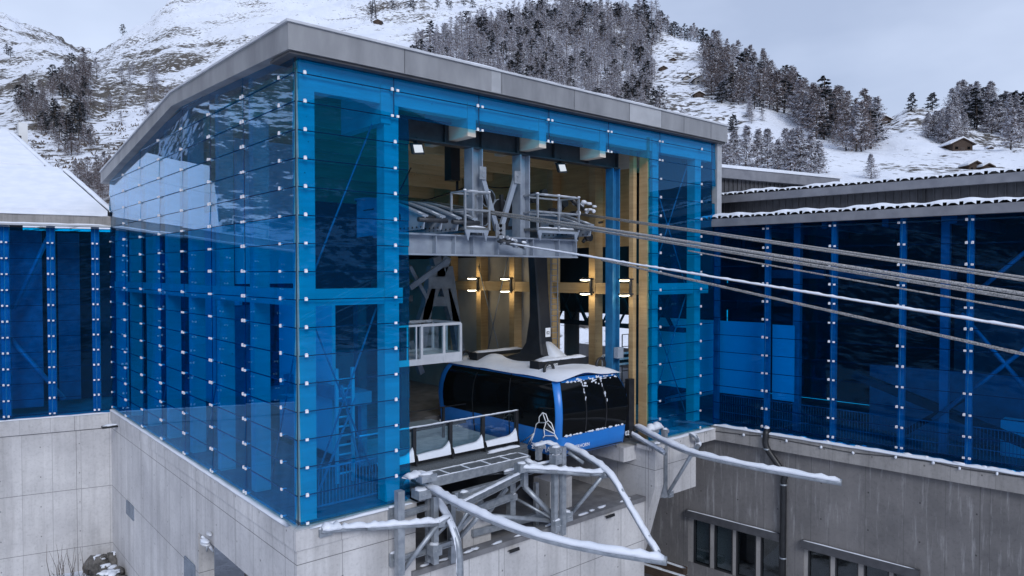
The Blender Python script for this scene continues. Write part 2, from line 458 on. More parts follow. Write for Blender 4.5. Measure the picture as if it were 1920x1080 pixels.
def text(body, size, loc, xdir, ydir, mat, parent, name='lettering', ext=.004, align='LEFT'):
    cu = bpy.data.curves.new('lettering', 'FONT'); cu.body = body; cu.size = size; cu.extrude = ext; cu.align_x = align; cu.resolution_u = 3
    ob = bpy.data.objects.new('lettering', cu); COL.objects.link(ob)
    me = bpy.data.meshes.new_from_object(ob.evaluated_get(bpy.context.evaluated_depsgraph_get()))
    bpy.data.objects.remove(ob)
    x = Vector(xdir).normalized(); y = Vector(ydir).normalized(); z = x.cross(y); l = Vector(loc) - wloc(parent)
    me.transform(Matrix(((x.x, y.x, z.x, l.x), (x.y, y.y, z.y, l.y), (x.z, y.z, z.z, l.z), (0, 0, 0, 1))))
    me.materials.clear(); me.materials.append(M[mat])
    o = bpy.data.objects.new(name, me); COL.objects.link(o); o.parent = parent
    return o


# ------------------------------------------------------------------ terrain: one sheet from the yard to the far peaks
_rs = np.random.RandomState(3)
_tab = _rs.rand(256, 256)
def vnoise(x, y):
    xi = np.floor(x).astype(int); yi = np.floor(y).astype(int); fx = x - xi; fy = y - yi
    fx = fx * fx * (3 - 2 * fx); fy = fy * fy * (3 - 2 * fy)
    g = lambda a, b: _tab[a % 256, b % 256]
    return (g(xi, yi) * (1 - fx) + g(xi + 1, yi) * fx) * (1 - fy) + (g(xi, yi + 1) * (1 - fx) + g(xi + 1, yi + 1) * fx) * fy
def fbm(x, y, o=5):
    s = 0; a = .5
    for i in range(o): s = s + a * (vnoise(x + 17 * i, y + 31 * i) - .5); x = x * 2.03; y = y * 2.03; a *= .52
    return s
# (pixel column) -> [(distance, pixel row or ('z', height))...], rock amount per knot
ST = [
 (-500, [(150, 400, .3), (300, 230, .6), (600, 60, .5), (1200, -60, .3)]),
 (-100, [(150, 400, .3), (270, 250, .5), (430, 130, .5), (700, 50, .25), (1150, -20, .2)]),
 (0, [(150, 395, .4), (260, 265, .55), (420, 155, .6), (600, 110, .3), (1150, 16, .25)]),
 (90, [(150, 395, .4), (260, 260, .6), (420, 140, .5), (600, 105, .35), (1150, 58, .45)]),
 (168, [(150, 390, .4), (260, 260, .6), (430, 150, .6), (640, 118, .5), (1150, 106, .5)]),
 (182, [(150, 390, .4), (260, 260, .6), (450, 150, .6), (760, 110, .5), (1000, 100, .4)]),
 (255, [(150, 385, .5), (260, 265, .5), (450, 140, .6), (700, 90, .5), (900, 58, .15)]),
 (345, [(150, 380, .4), (260, 255, .6), (450, 135, .45), (800, 30, .2), (1100, -10, .1)]),
 (540, [(150, 350, .2), (260, 220, .2), (450, 105, .12), (900, 10, .12), (1300, -40, .2)]),
 (700, [(170, 330, .2), (260, 220, .2), (450, 105, .12), (800, 20, .3), (1300, -60, .3)]),
 (790, [(170, 330, .2), (260, 210, .25), (430, 110, .2), (700, 30, .3), (1300, -60, .4)]),
 (980, [(170, 330, .3), (300, 175, .25), (450, 80, .25), (640, 32, .3), (1300, -30, .3)]),
 (1120, [(170, 330, .4), (300, 190, .3), (450, 85, .25), (600, 28, .3), (760, 10, .2)]),
 (1230, [(170, 330, .4), (260, 240, .5), (380, 140, .35), (500, 70, .2), (640, 48, .2)]),
 (1300, [(170, 335, .3), (250, 250, .5), (350, 150, .55), (440, 90, .3), (560, 85, .2)]),
 (1390, [(165, 338, .2), (240, 255, .35), (330, 165, .3), (410, 126, .2), (520, 150, .2)]),
 (1500, [(165, 338, .1), (230, 275, .2), (290, 222, .2), (350, 184, .2), (450, 215, .2)]),
 (1630, [(165, 338, .1), (225, 290, .15), (275, 255, .3), (320, 238, .2), (400, 270, .2)]),
 (1662, [(165, 337, .1), (225, 292, .15), (275, 250, .5), (320, 230, .2), (400, 270, .2)]),
 (1700, [(165, 336, .1), (225, 292, .25), (270, 240, .65), (310, 207, .25), (400, 250, .2)]),
 (1770, [(165, 334, .1), (225, 292, .25), (275, 238, .5), (315, 203, .15), (400, 245, .2)]),
 (1850, [(165, 331, .1), (225, 288, .35), (275, 248, .45), (320, 218, .2), (400, 245, .2)]),
 (1930, [(165, 329, .1), (225, 285, .3), (285, 250, .35), (340, 232, .2), (450, 260, .2)]),
 (2300, [(165, 325, .2), (230, 285, .3), (330, 225, .3), (500, 200, .3), (800, 180, .3)]),
]
ZG = -7.5
KN = []                                  # (azimuth from the view axis, [(horizontal distance, z, rock)])
for u, k in ST:
    a = math.atan((u - 960) / F)
    KN.append((a, [(60 / math.cos(a), ZG, .1)] + [(D / math.cos(a), onD(u, v, D).z, rk) for D, v, rk in k]))
lft = [(-52, [(60, ZG, .1), (150, 30, .8), (350, 150, 1.0), (700, 330, .9), (1300, 620, .8)]),
       (-75, [(60, ZG, .1), (120, 25, .8), (260, 110, 1.05), (600, 280, .95), (1200, 520, .8)]),
       (-110, [(60, ZG, .1), (150, 10, .8), (300, 80, .9), (700, 220, .5), (1200, 380, .3)]),
       (-150, [(70, ZG, .1), (180, -5, .3), (350, 30, .4), (700, 120, .4), (1200, 260, .3)])]
rgt = [(60, [(70, ZG, .1), (170, 18, .3), (330, 50, .5), (520, 90, .5), (1100, 150, .4)]),
       (85, [(70, ZG, .1), (170, 8, .8), (330, 50, 1.0), (560, 105, .9), (1000, 150, .7)]),
       (110, [(70, ZG, .1), (150, 15, .8), (300, 85, 1.0), (520, 190, 1.0), (1000, 330, .8)]),
       (140, [(70, ZG, .1), (150, 10, .8), (320, 70, 1.0), (600, 190, .9), (1000, 330, .4)]),
       (180, [(70, ZG, .1), (180, 0, .3), (350, 40, .5), (700, 150, .5), (1100, 280, .4)])]
KN = [(R(-180), list(rgt[-1][1]))] + [(R(d), k) for d, k in reversed(lft)] + KN + [(R(d), k) for d, k in rgt]
KN.sort(key=lambda x: x[0])
for _, k in KN:
    while len(k) < 6: k.append((k[-1][0] * 1.25, k[-1][1] - k[-1][0] * .04, k[-1][2]))
KA = np.array([k[0] for k in KN])
NR = 6
KR = np.array([[p[0] for p in k[1]] for k in KN]); KZ = np.array([[p[1] for p in k[1]] for k in KN]); KK = np.array([[p[2] for p in k[1]] for k in KN])
def smooth_interp(A, t):                 # knots along azimuth, monotone (cosine eased a little)
    i = np.clip(np.searchsorted(KA, t) - 1, 0, len(KA) - 2); f = (t - KA[i]) / (KA[i + 1] - KA[i])
    f = .5 * f + .5 * f * f * (3 - 2 * f)
    return A[i] * (1 - f[:, None]) + A[i + 1] * f[:, None]
def terrain(phi, r):                     # arrays of the same length -> z, rock
    phi = np.asarray(phi, float); r = np.asarray(r, float)
    kr = smooth_interp(KR, phi); kz = smooth_interp(KZ, phi); kk = smooth_interp(KK, phi)
    z = np.full(r.shape, ZG); rk = np.full(r.shape, .1)
    for j in range(KR.shape[1] - 1):
        a, b = kr[:, j], kr[:, j + 1]
        f = np.clip((r - a) / (b - a), 0, 1); s = r >= a
        z = np.where(s, kz[:, j] * (1 - f) + kz[:, j + 1] * f, z); rk = np.where(s, kk[:, j] * (1 - f) + kk[:, j + 1] * f, rk)
    x = CAMP.x + r * (FWD.x * np.cos(phi) + RGT.x * np.sin(phi)); y = CAMP.y + r * (FWD.y * np.cos(phi) + RGT.y * np.sin(phi))
    k = np.clip((r - 75) / 200, 0, 1)
    z = z + k * (.028 * r * fbm(x / 60, y / 60, 5) + .012 * r * (.5 + rk) * fbm(x / 9, y / 9, 3))
    # beyond the last knot the ridge falls away behind
    last = kr[:, -1]; z = np.where(r > last, z - (r - last) * .25, z)
    return x, y, z, rk
def build_terrain():
    a = list(np.linspace(R(-180), R(-60), 90)) + list(np.linspace(R(-59), R(-38.5), 45)) + list(np.linspace(R(-38), R(38), 620)) + list(np.linspace(R(39), R(62), 40)) + list(np.linspace(R(64), R(180), 90))
    A = np.array(a); rr = np.concatenate([np.linspace(0.5, 55, 8), np.geomspace(60, 1500, 190)])
    P, Q = np.meshgrid(A, rr, indexing='ij')
    x, y, z, rk = terrain(P.ravel(), Q.ravel())
    n, m = P.shape
    me = bpy.data.meshes.new('mountain_terrain')
    i = np.arange(n * m).reshape(n, m)
    f = np.stack([i[:-1, :-1], i[1:, :-1], i[1:, 1:], i[:-1, 1:]], -1).reshape(-1, 4)
    f = np.concatenate([f, np.stack([i[-1, :-1], i[0, :-1], i[0, 1:], i[-1, 1:]], -1)])
    me.vertices.add(n * m); me.vertices.foreach_set('co', np.stack([x, y, z], -1).ravel())
    me.loops.add(f.size); me.loops.foreach_set('vertex_index', f.ravel())
    me.polygons.add(len(f)); me.polygons.foreach_set('loop_start', np.arange(0, f.size, 4)); me.polygons.foreach_set('loop_total', np.full(len(f), 4))
    me.polygons.foreach_set('use_smooth', np.ones(len(f), bool))
    at = me.attributes.new('rock', 'FLOAT', 'POINT'); at.data.foreach_set('value', rk.astype(np.float32))
    me.update(); me.validate()
    me.materials.append(M['mountain'])
    o = bpy.data.objects.new('mountain_terrain', me); COL.objects.link(o); o['kind'] = 'structure'
    o['label'] = 'snow covered alpine mountainside and valley floor with dark rock outcrops'
build_terrain()
_rr = np.geomspace(90, 1400, 900)
def ground_at(u, v):                     # nearest terrain point seen at a pixel
    d = ray(u, v); a = math.atan2(d.x * RGT.x + d.y * RGT.y, d.x * FWD.x + d.y * FWD.y); h = math.hypot(d.x, d.y)
    x, y, z, rk = terrain(np.full(_rr.shape, a), _rr)
    zz = CAMP.z + d.z / h * _rr
    k = np.argmax(z >= zz)
    if z[k] < zz[k]: k = int(np.argmax((z - CAMP.z) / _rr))
    return Vector((x[k], y[k], z[k])), _rr[k] * math.cos(a)

# ------------------------------------------------------------------ the cable car station: blue glass tower on a concrete base
WF, DF = 17.94, 20.5
FX = [.17, 2.74, 5.66, 8.54, 11.42, 14.31, 16.93]
SY = [.81, 3.41, 6.28, 9.17, 12.03, 14.84, 17.63, 20.3]
ROW = .7
st = thing('cable_car_station', 'tall blue glass cable car station with grey roof band on a concrete base', 'station', (9, 10, 0))
def fas_bot(y): return 11.62 + (y / 9.35) * .36 if y < 9.35 else 11.98 - (y - 9.35) / 11.55 * 1.56
def fas_top(y): return 12.29 + (y / 9.35) * .16 if y < 9.35 else 12.45 - (y - 9.35) / 11.55 * 1.5
rnd = random.Random(5)
def pane(mb, P, nrm, mat=0):
    """one glass pane: polygon P, 18 mm thick, slightly tilted like a shingle (foot outwards)"""
    nrm = Vector(nrm); zs = [p[2] for p in P]; z0, z1 = min(zs), max(zs)
    o1, o2, o3 = rnd.uniform(-.006, .006), rnd.uniform(-.010, .010), rnd.uniform(-.004, .004)
    Q = []
    c = sum((Vector(p) for p in P), Vector()) / len(P)
    for p in P:
        p = Vector(p); k = (z1 - p.z) / max(ROW, z1 - z0)
        s = 1 if (p - c).cross(Vector((0, 0, 1))).dot(nrm) > 0 else -1
        Q.append(p + nrm * ((.035 + o3) * k + o1 + s * o2 * .6))
    mb.prism(Q, nrm * -.018, mat)
clips = []                                       # (pos, run direction, normal, double?, wall)
gw = MB(); gs = MB(); seam = MB()
# front wall: full height at both sides, two rows over the opening
edges = [0, 2.74, 5.66, 8.54, 11.42, 14.31, WF]
OPL, OPR = 3.2, 13.66
NB = (0, -1, 0)
for k in range(-1, 16):
    zt = 11.2 - ROW * k; zb = zt - ROW
    if k == -1: zt = 11.6; zb = 11.2
    spans = list(zip(edges, edges[1:])) if k < 1 else [(0, 2.74), (2.74, OPL), (OPR, 14.31), (14.31, WF)]
    if k >= 1: spans = [(0, OPL), (OPR, WF)]
    if k == 2: spans = [(0, OPL), (OPR, WF - .25)]
    for a, b in spans:
        pane(gw, [(a + .008, -.06, zb - .01), (b - .008, -.06, zb - .01), (b - .008, -.06, zt - .012), (a + .008, -.06, zt - .012)], NB)
        seam.box((a + .01, -.05, zt - .022), (b - .01, -.035, zt + .004))
    if k < 1:
        for e in edges[1:-1]: seam.box((e - .012, -.056, zb), (e + .012, -.04, zt))
for k in range(0, 17):
    z = 11.2 - ROW * k
    for c, x in enumerate(FX):
        if c in (2, 3, 4) and k > 1: continue
        clips.append((Vector((x, -.1, z)), Vector((1, 0, 0)), Vector((0, -1, 0)), (c in (1, 2, 3, 4, 5) and k < 2), 0))
# side wall, its head following the roof slope
NL = (-1, 0, 0)
sedge = [0] + SY[1:-1] + [DF]
for k in range(-2, 16):
    zt = 11.2 - ROW * k; zb = zt - ROW
    for a, b in zip(sedge, sedge[1:]):
        ha, hb = fas_bot(a) + .05, fas_bot(b) + .05
        if zb >= max(ha, hb) - .03: continue
        if zb < min(ha, hb):
            P = [(-.06, b - .008, zb - .01), (-.06, a + .008, zb - .01), (-.06, a + .008, min(zt - .012, ha)), (-.06, b - .008, min(zt - .012, hb))]
        else:
            t = (ha - zb) / (ha - hb); bb = a + (b - a) * t
            if t < 0 or t > 1: continue
            P = [(-.06, bb, zb - .01), (-.06, a + .008, zb - .01), (-.06, a + .008, min(zt, ha))]
        pane(gs, P, NL, 0 if zt > 7.65 + ROW else 1)
        if zt < min(ha, hb): seam.box((-.05, a + .01, zt - .022), (-.035, b - .01, zt + .004))
    for e in sedge[1:-1]:
        if zt < fas_bot(e): seam.box((-.056, e - .010, zb), (-.04, e + .010, zt))
seam.box((-.062, -.062, -.02), (-.04, -.04, 11.6))
for k in range(0, 17):
    z = 11.2 - ROW * k
    for c, y in enumerate(SY):
        if z > fas_bot(y) - .2: continue
        clips.append((Vector((-.1, y, z)), Vector((0, 1, 0)), Vector((-1, 0, 0)), 1 <= c <= 6, 1))
wall_f = gw.build('glass_wall', 'blue_glass', st); wall_s = gs.build('glass_wall', ['blue_glass_side', 'blue_glass_low'], st)
wall_f['label'] = 'front glass wall with an opening for the cabin'; wall_s['label'] = 'side glass wall under the sloping roof'
seam.build('gasket', 'gasket', st)
def clip_mesh(double, seed):
    r = random.Random(seed); mb = MB()
    for dx in ((-.085, .085) if double else (0,)):
        mb.box((dx - .037, -.03, -.032), (dx + .037, .0, .032), 0)
        mb.tube([(dx, -.03, 0), (dx, .12, 0)], .02, 6, 0)
        if r.random() < .8: mb.blob((dx, -.01, .042), (.045, .035, .018), 1, 7, 4, .2, r)
    return mb.mesh('clip', ['clip_steel', 'snow'])
CM = {(d, s): clip_mesh(d, s) for d in (False, True) for s in (1, 2, 3)}
def put_clips(lst, owner, limit, default_parent):
    lst.sort(key=lambda c: (c[0] - CAMP).length)
    rest = MB()
    for i, (p, x, n, dbl, par) in enumerate(lst):
        me = CM[(bool(dbl), rnd.choice((1, 2, 3)))]
        y = -n; z = Vector((0, 0, 1))
        mat3 = Matrix((x, y, z)).transposed()
        if mat3.determinant() < 0: mat3 = Matrix((-x, y, z)).transposed()
        if i < limit:
            o = bpy.data.objects.new('clip', me); COL.objects.link(o); o.parent = par
            o.location = p - wloc(par); o.rotation_euler = mat3.to_euler()
        else:
            rest.add([p + mat3 @ v.co for v in me.vertices], [tuple(f.vertices) for f in me.polygons], 0)
            rest.m[-len(me.polygons):] = [f.material_index for f in me.polygons]
    if rest.v:
        o = rest.build('clip', ['clip_steel', 'snow'], default_parent); o['kind'] = 'stuff'
put_clips([(a, b, c, d, (wall_f, wall_s)[e]) for a, b, c, d, e in clips], st, 100, st)

# roof: flat band with overhang, folded down towards the rear
O = .35
rf = MB()
prof = [(-O, 11.62, 12.29), (9.35, 11.98, 12.45), (DF + .4, 10.42, 10.95)]
XR = 18.38
for (y0, b0, t0), (y1, b1, t1) in zip(prof, prof[1:]):
    rf.add([(-O, y0, b0), (-O, y1, b1), (-O, y1, t1), (-O, y0, t0), (XR, y0, b0), (XR, y1, b1), (XR, y1, t1), (XR, y0, t0)],
           [(0, 3, 2, 1), (4, 5, 6, 7), (0, 1, 5, 4), (3, 7, 6, 2)], 0)
rf.add([(-O, -O, 11.62), (XR, -O, 11.62), (XR, -O, 12.29), (-O, -O, 12.29)], [(0, 1, 2, 3)])
rf.add([(-O, DF + .4, 10.42), (XR, DF + .4, 10.42), (XR, DF + .4, 10.95), (-O, DF + .4, 10.95)], [(0, 3, 2, 1)])
roof = rf.build('roof', 'zinc', st)
fl = MB()                                         # metal flashing along the edge, joints and a few newer panels
fl.box((-O - .05, -O - .05, 12.27), (XR + .05, -O + .25, 12.33))
for (y0, b0, t0), (y1, b1, t1) in zip(prof, prof[1:]):
    fl.add([(-O - .05, y0 + (.0 if y0 > 0 else .25), t0 - .02), (-O + .2, y0 + (.0 if y0 > 0 else .25), t0 - .02), (-O + .2, y1, t1 - .02), (-O - .05, y1, t1 - .02)] +
           [(-O - .05, y0 + (.0 if y0 > 0 else .25), t0 + .04), (-O + .2, y0 + (.0 if y0 > 0 else .25), t0 + .04), (-O + .2, y1, t1 + .04), (-O - .05, y1, t1 + .04)],
           [(0, 3, 2, 1), (4, 5, 6, 7), (0, 1, 5, 4), (1, 2, 6, 5), (2, 3, 7, 6), (3, 0, 4, 7)])
fl.build('flashing', 'white_metal', roof)
pn = MB(); jn = MB()
pn.box((12.2, -O - .004, 11.64), (14.0, -O + .02, 12.26)); pn.build('fascia_panel', 'zinc_light', roof); pn = MB(); pn.box((5.9, -O - .004, 11.64), (6.25, -O + .02, 12.26))
for x in (2.9, 6.3, 9.4, 12.19, 14.01, 15.4, 17.2): jn.box((x - .008, -O - .003, 11.63), (x + .008, -O + .02, 12.27))
pn.build('fascia_panel', 'zinc_light', roof); jn.build('fascia_joint', 'steel_dark', roof)
sh = MB(); sh.box((-O + .06, -O + .06, 11.55), (XR - .06, .9, 11.615)); sh.build('soffit', 'cladding', roof)
sn = MB(); sn.snow([(.3, -O + .12, 12.33), (XR - .2, -O + .12, 12.33)], .26, .07, jit=.3, step=.5)
sn.add([(-O + .2, -O + .2, 12.36), (XR, -O + .2, 12.36), (XR, 9.35, 12.5), (-O + .2, 9.35, 12.5), (-O + .2, DF + .3, 11.0), (XR, DF + .3, 11.0)], [(0, 1, 2, 3), (3, 2, 5, 4)])
sn.build('snow_cover', 'snow', roof)
cp = MB(); cp.box((17.98, -.14, 8.2), (18.18, .3, 11.6)); cp.box((18.2, -.1, 8.2), (18.36, .3, 11.6)); cp.build('corner_post', 'zinc_light', st)

# concrete base
def wallpoly(mb, axis, val, poly, th, mat=0):
    if axis == 'y': mb.prism([(x, val, z) for x, z in poly], (0, th, 0), mat)
    else: mb.prism([(val, y, z) for y, z in poly], (th, 0, 0), mat)
OX0 = onX(372, 995, -.12); OX1 = onX(490, 1083, -.12)
cb = MB()
yb0, yb1, zt0 = OX1.y - .3, OX0.y, OX0.z - .05
wallpoly(cb, 'x', -.12, [(.38, -.12), (.38, ZG), (yb0, ZG), (yb0, zt0), (yb1, zt0), (yb1, ZG), (DF + .0, ZG), (DF + .0, -.12)], .5)
cb.build('concrete_wall', 'concrete', st)
cs = MB(); cs.box((1.6, yb0 - .6, ZG), (1.9, yb1 + .6, zt0 + .4)); cs.build('recess_wall', 'old_concrete', st)
cb = MB()
wallpoly(cb, 'y', -.12, [(-.12, -.12), (-.12, ZG), (13.4, ZG), (13.4, -2.2), (3.35, -2.2), (3.35, -.12)], .5)
cb.box((-.165, -.165, -.62), (3.36, -.121, -.125)); cb.box((-.165, -.121, -.62), (-.121, DF, -.125))
cb.build('concrete_wall', 'concrete', st)
lg = MB(); lg.box((3.36, -.05, -2.26), (13.4, 5.2, -2.21)); lg.box((3.2, -.2, -2.2), (13.38, .22, -2.04)); lg.build('pit_floor', 'grey_floor', st)
for px, py in ((6.05, .9), (10.3, 1.5)): bk = MB(); bk.box((px - .55, py - .35, -2.2), (px + .55, py + .5, -1.1)); bk.build('concrete_block', 'concrete', st)
pb = MB(); pb.box((3.4, 5.2, -2.2), (13.4, 5.4, .1)); pb.box((3.2, .4, -2.2), (3.35, 5.4, .1)); pb.build('pit_wall', 'interior_dark', st)
# right pier: thin wall with a foot that slants back, and the block under the right glass
pr = MB(); pr.prism([(13.4, -.6, -.25), (13.4, -.6, -1.6), (13.4, .9, -6.6), (13.4, .9, ZG), (13.4, 6, ZG), (13.4, 6, -.25)], (.5, 0, 0))
pr.box((12.7, .3, -.75), (13.4, 2.2, -.22))
pr.build('pier', 'concrete', st)
bl = MB(); bl.box((13.9, -.35, -2.2), (16.3, 1.2, -.12)); bl.box((16.3, -.2, -.6), (WF, 1.0, -.12)); bl.box((13.2, -.62, -.24), (14.4, .1, -.1)); bl.build('concrete_block', 'concrete', st)
sw = MB()
sw.snow([(-.13, .3, -.12), (-.13, DF - .2, -.12)], .16, .05, step=.4); sw.snow([(.2, -.15, -.12), (3.2, -.15, -.12)], .14, .05, step=.3)
sw.snow([(13.6, -.3, -.1), (WF - .2, -.16, -.12)], .2, .07, step=.3)
for _ in range(16): sw.blob((rnd.uniform(3.5, 13), rnd.uniform(-.1, .1), -2.03), (rnd.uniform(.08, .3), .07, .035), 0, 8, 4, .3, rnd)
sw.build('snow', 'snow', st)
for u0, v0, u1, v1 in ((238, 938, 251, 976), (347, 1043, 366, 1100)):
    a = onX(u0, v0, -.13); b = onX(u1, v1, -.13)
    lv = MB(); y0, y1 = sorted((a.y, b.y)); z1 = max(a.z, b.z); z0 = min(a.z, b.z); z0 = max(z0, z1 - 2.2)
    lv.bar((-.14, y0, z0), (-.14, y0, z1), .05, .05); lv.bar((-.14, y1, z0), (-.14, y1, z1), .05, .05); lv.bar((-.14, y0, z1), (-.14, y1, z1), .05, .05)
    n = int((z1 - z0) / .09)
    for i in range(n):
        z = z0 + i * .09; lv.add([(-.17, y0, z), (-.17, y1, z), (-.125, y1, z + .075), (-.125, y0, z + .075)], [(0, 1, 2, 3)])
    lv.build('louvre_vent', 'steel_paint', st)

# floors, ceiling, inner walls
fr = MB(); fr.box((.1, .1, -.3), (3.2, DF, .0)); fr.box((3.2, 1.45, -.3), (8.75, DF, .3)); fr.box((8.75, 7.6, -.3), (13.3, DF, .3)); fr.box((13.0, 1.0, -.3), (WF, DF, .25))
fr.build('hall_floor', 'grey_floor', st)
ce = MB()
ce.add([(0, .15, 11.35), (WF, .15, 11.35), (WF, 9.35, 11.5), (0, 9.35, 11.5), (0, DF, 10.3), (WF, DF, 10.3)], [(0, 3, 2, 1), (3, 4, 5, 2)])
ce.build('ceiling', 'ceiling_wood', st)
for y in (3.2, 5.0, 7.3, 9.75, 12.2, 14.7, 17.2):
    b = MB(); zt = 11.4 if y < 10 else 11.45 - (y - 9.35) * .1; b.box((.1, y - .12, zt - .75), (WF - .1, y + .12, zt)); b.build('ceiling_beam', 'lit_beam_wood', st)
for x in FX[1:6]:
    b = MB(); b.box((x - .36, .02, 10.3), (x - .06, 2.3, 11.3)); b.build('roof_beam', 'facade_timber', st)
b = MB(); b.box((.1, .06, 10.82), (WF - .1, .38, 11.6)); b.build('head_beam', 'facade_timber', st)
def column(x0, x1, y0, y1, z0=0, z1=11.3, mat='facade_timber'):
    c = MB(); c.box((x0, y0, z0), (x1, y1, z1)); return c.build('column', mat, st)
column(.06, .50, .06, .40, 0, 10.82); column(2.5, 2.95, .06, .46, 0, 10.82); column(14.05, 14.4, .08, .45, .25, 10.82); column(16.75, 17.15, .08, .45, .25, 10.82)
column(13.66, 13.80, .02, .4, -.1, 11.3, 'timber'); column(13.44, 13.63, .5, .7, .25, 11.3, 'timber'); column(1.55, 1.85, 3.0, 3.3, 0, 10)
for y in SY[1:]: column(.13, .58, y - .2, y + .12, 0, fas_bot(y) + .05)
for y in (2.75, 5.2, 7.7, 10.15, 12.6): column(13.6, 14.05, y - .17, y + .17, .25, 11.3, 'timber')
for a, b2 in (((.1, .1, 5.42), (.46, DF, 5.85)), ((.45, .1, 5.42), (3.1, .42, 5.85)), ((13.62, .6, 5.42), (13.95, DF, 5.85)), ((14.0, .14, 5.42), (17.8, .4, 5.85))):
    b = MB(); b.box(a, b2); b.build('ring_beam', 'timber' if a[0] == 13.62 else 'facade_timber', st)
wp = MB(); wp.box((14.06, 6.6, .25), (14.2, DF, 7.0)); wp.build('wall_or_added_panel', 'board', st)
wp = MB(); wp.box((14.06, 1, 7.3), (14.2, DF, 11.2)); wp.build('wall_or_added_panel', 'ceiling_wood', st)
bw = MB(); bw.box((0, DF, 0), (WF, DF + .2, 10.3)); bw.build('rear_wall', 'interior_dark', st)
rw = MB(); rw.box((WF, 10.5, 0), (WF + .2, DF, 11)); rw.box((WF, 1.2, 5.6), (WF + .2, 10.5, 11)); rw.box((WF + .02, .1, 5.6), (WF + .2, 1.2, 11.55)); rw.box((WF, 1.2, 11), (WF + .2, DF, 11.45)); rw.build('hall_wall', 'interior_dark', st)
# fragments of truss and equipment in the dark zone above the side opening
tr = MB(); r2 = random.Random(4)
for i in range(9):
    y = 1.6 + i * 1.0
    tr.bar((17.4, y, 3.9), (17.4, y + 1.0, 5.5), .12, .12); tr.bar((17.4, y + 1, 3.9), (17.4, y, 5.5), .08, .08)
tr.bar((17.4, 1, 3.85), (17.4, 10.5, 3.85), .2, .2); tr.bar((17.4, 1, 5.5), (17.4, 10.5, 5.5), .2, .2)
tr.build('truss', 'steel_dark', st)
# half wall panels inside the side glazing
for y0, y1, z1 in ((4.6, 6.0, 5.3), (7.4, 8.9, 5.3), (10.2, 11.8, 9), (13, 14.6, 5.3), (16, 17.4, 9)):
    w = MB(); w.box((3.2, y0, 0), (3.32, y1, z1)); w.build('wall_or_added_panel', 'white_board', st)
w = MB(); w.box((.75, 6.4, 5.9), (3.15, 6.5, 10.6)); w.build('wall_or_added_panel', 'white_board', st)  # pale board added to brighten the view through the corner glass
# thin cross bracing rods
br = MB()
for a, b2 in (((.5, .5, 5.9), (2.5, .5, 10.6)), ((.5, .5, 5.3), (2.5, .5, .4)), ((2.5, .5, 5.3), (.5, .5, .4)), ((14.3, .5, 10.6), (16.8, .5, 5.6)), ((16.8, .5, 10.6), (14.3, .5, 5.6)),
              ((14.3, .5, 5.4), (16.8, .5, .5)), ((16.8, .5, 5.4), (14.3, .5, .5)), ((13.55, 7.9, 7), (13.55, 10.1, .5)), ((13.55, 10.1, 6.6), (13.55, 7.9, 1))):
    br.tube([a, b2], .025, 6)
for i in range(3): br.tube([(.58, SY[2 * i] + .2, 5.3), (.58, SY[2 * i + 1] - .2, .3)], .025, 6)
br.build('bracing_rod', 'steel_paint', st)

# structural steel of the cable hall
sb = MB(); sb.ibeam((3.0, 1.0, 10.48), (13.05, 1.0, 10.48), .34, .66, .05, .03)
for x in (5.1, 6.5, 8.0, 9.7, 11.4, 13.0): sb.box((x - .015, .86, 10.2), (x + .015, 1.14, 10.76))
sb.build('steel_beam', 'steel_dark', st)
lb = MB(); lb.ibeam((2.9, .85, 7.1), (10.6, .85, 7.1), .45, .64, .05, .03)
for x in (3.1, 4.6, 5.3, 6.0, 7.0, 8.2, 8.5, 9.7, 10.55): lb.box((x - .015, .64, 6.83), (x + .015, 1.06, 7.37))
lb.build('steel_beam', 'steel_light', st)
for u in (888, 977):
    p = onY(u, 360, 1.0); c = MB(); c.ibeam((p.x, 1.0, 7.42), (p.x, 1.0, 10.15), .42, .42, .04, .03, up=(1, 0, 0)); c.build('steel_column', 'steel_light', st)
p = onY(1149, 400, 1.0); c = MB(); c.ibeam((p.x, 1.0, -.2), (p.x, 1.0, 10.15), .36, .40, .04, .03, up=(1, 0, 0)); c.build('steel_column', 'blue_lit_steel', st)

# ------------------------------------------------------------------ wings at either side
class Local:
    def __init__(s, o, d, n): s.o = Vector((*o, 0)); s.d = Vector((*d, 0)).normalized(); s.n = Vector((*n, 0)).normalized()
    def __call__(s, a, b, z): return s.o + s.d * a + s.n * b + Vector((0, 0, z))
    def hit(s, u, v, n=0.):                       # pixel -> (run, height) on the plane parallel to the wall
        r = ray(u, v); q = (s.o + s.n * n - CAMP).dot(s.n) / r.dot(s.n); p = CAMP + r * q
        return (p - s.o).dot(s.d), p.z
    def build(s, mb, name, mats, parent):
        mb.v = [tuple(s(*p)) for p in mb.v]; return mb.build(name, mats, parent)
RWG = Local((17.94, 0), (.0973, -.9953), (.9953, .0973))
LWG = Local((0, 20.5), (.9745, -.2249), (.2249, .9745))

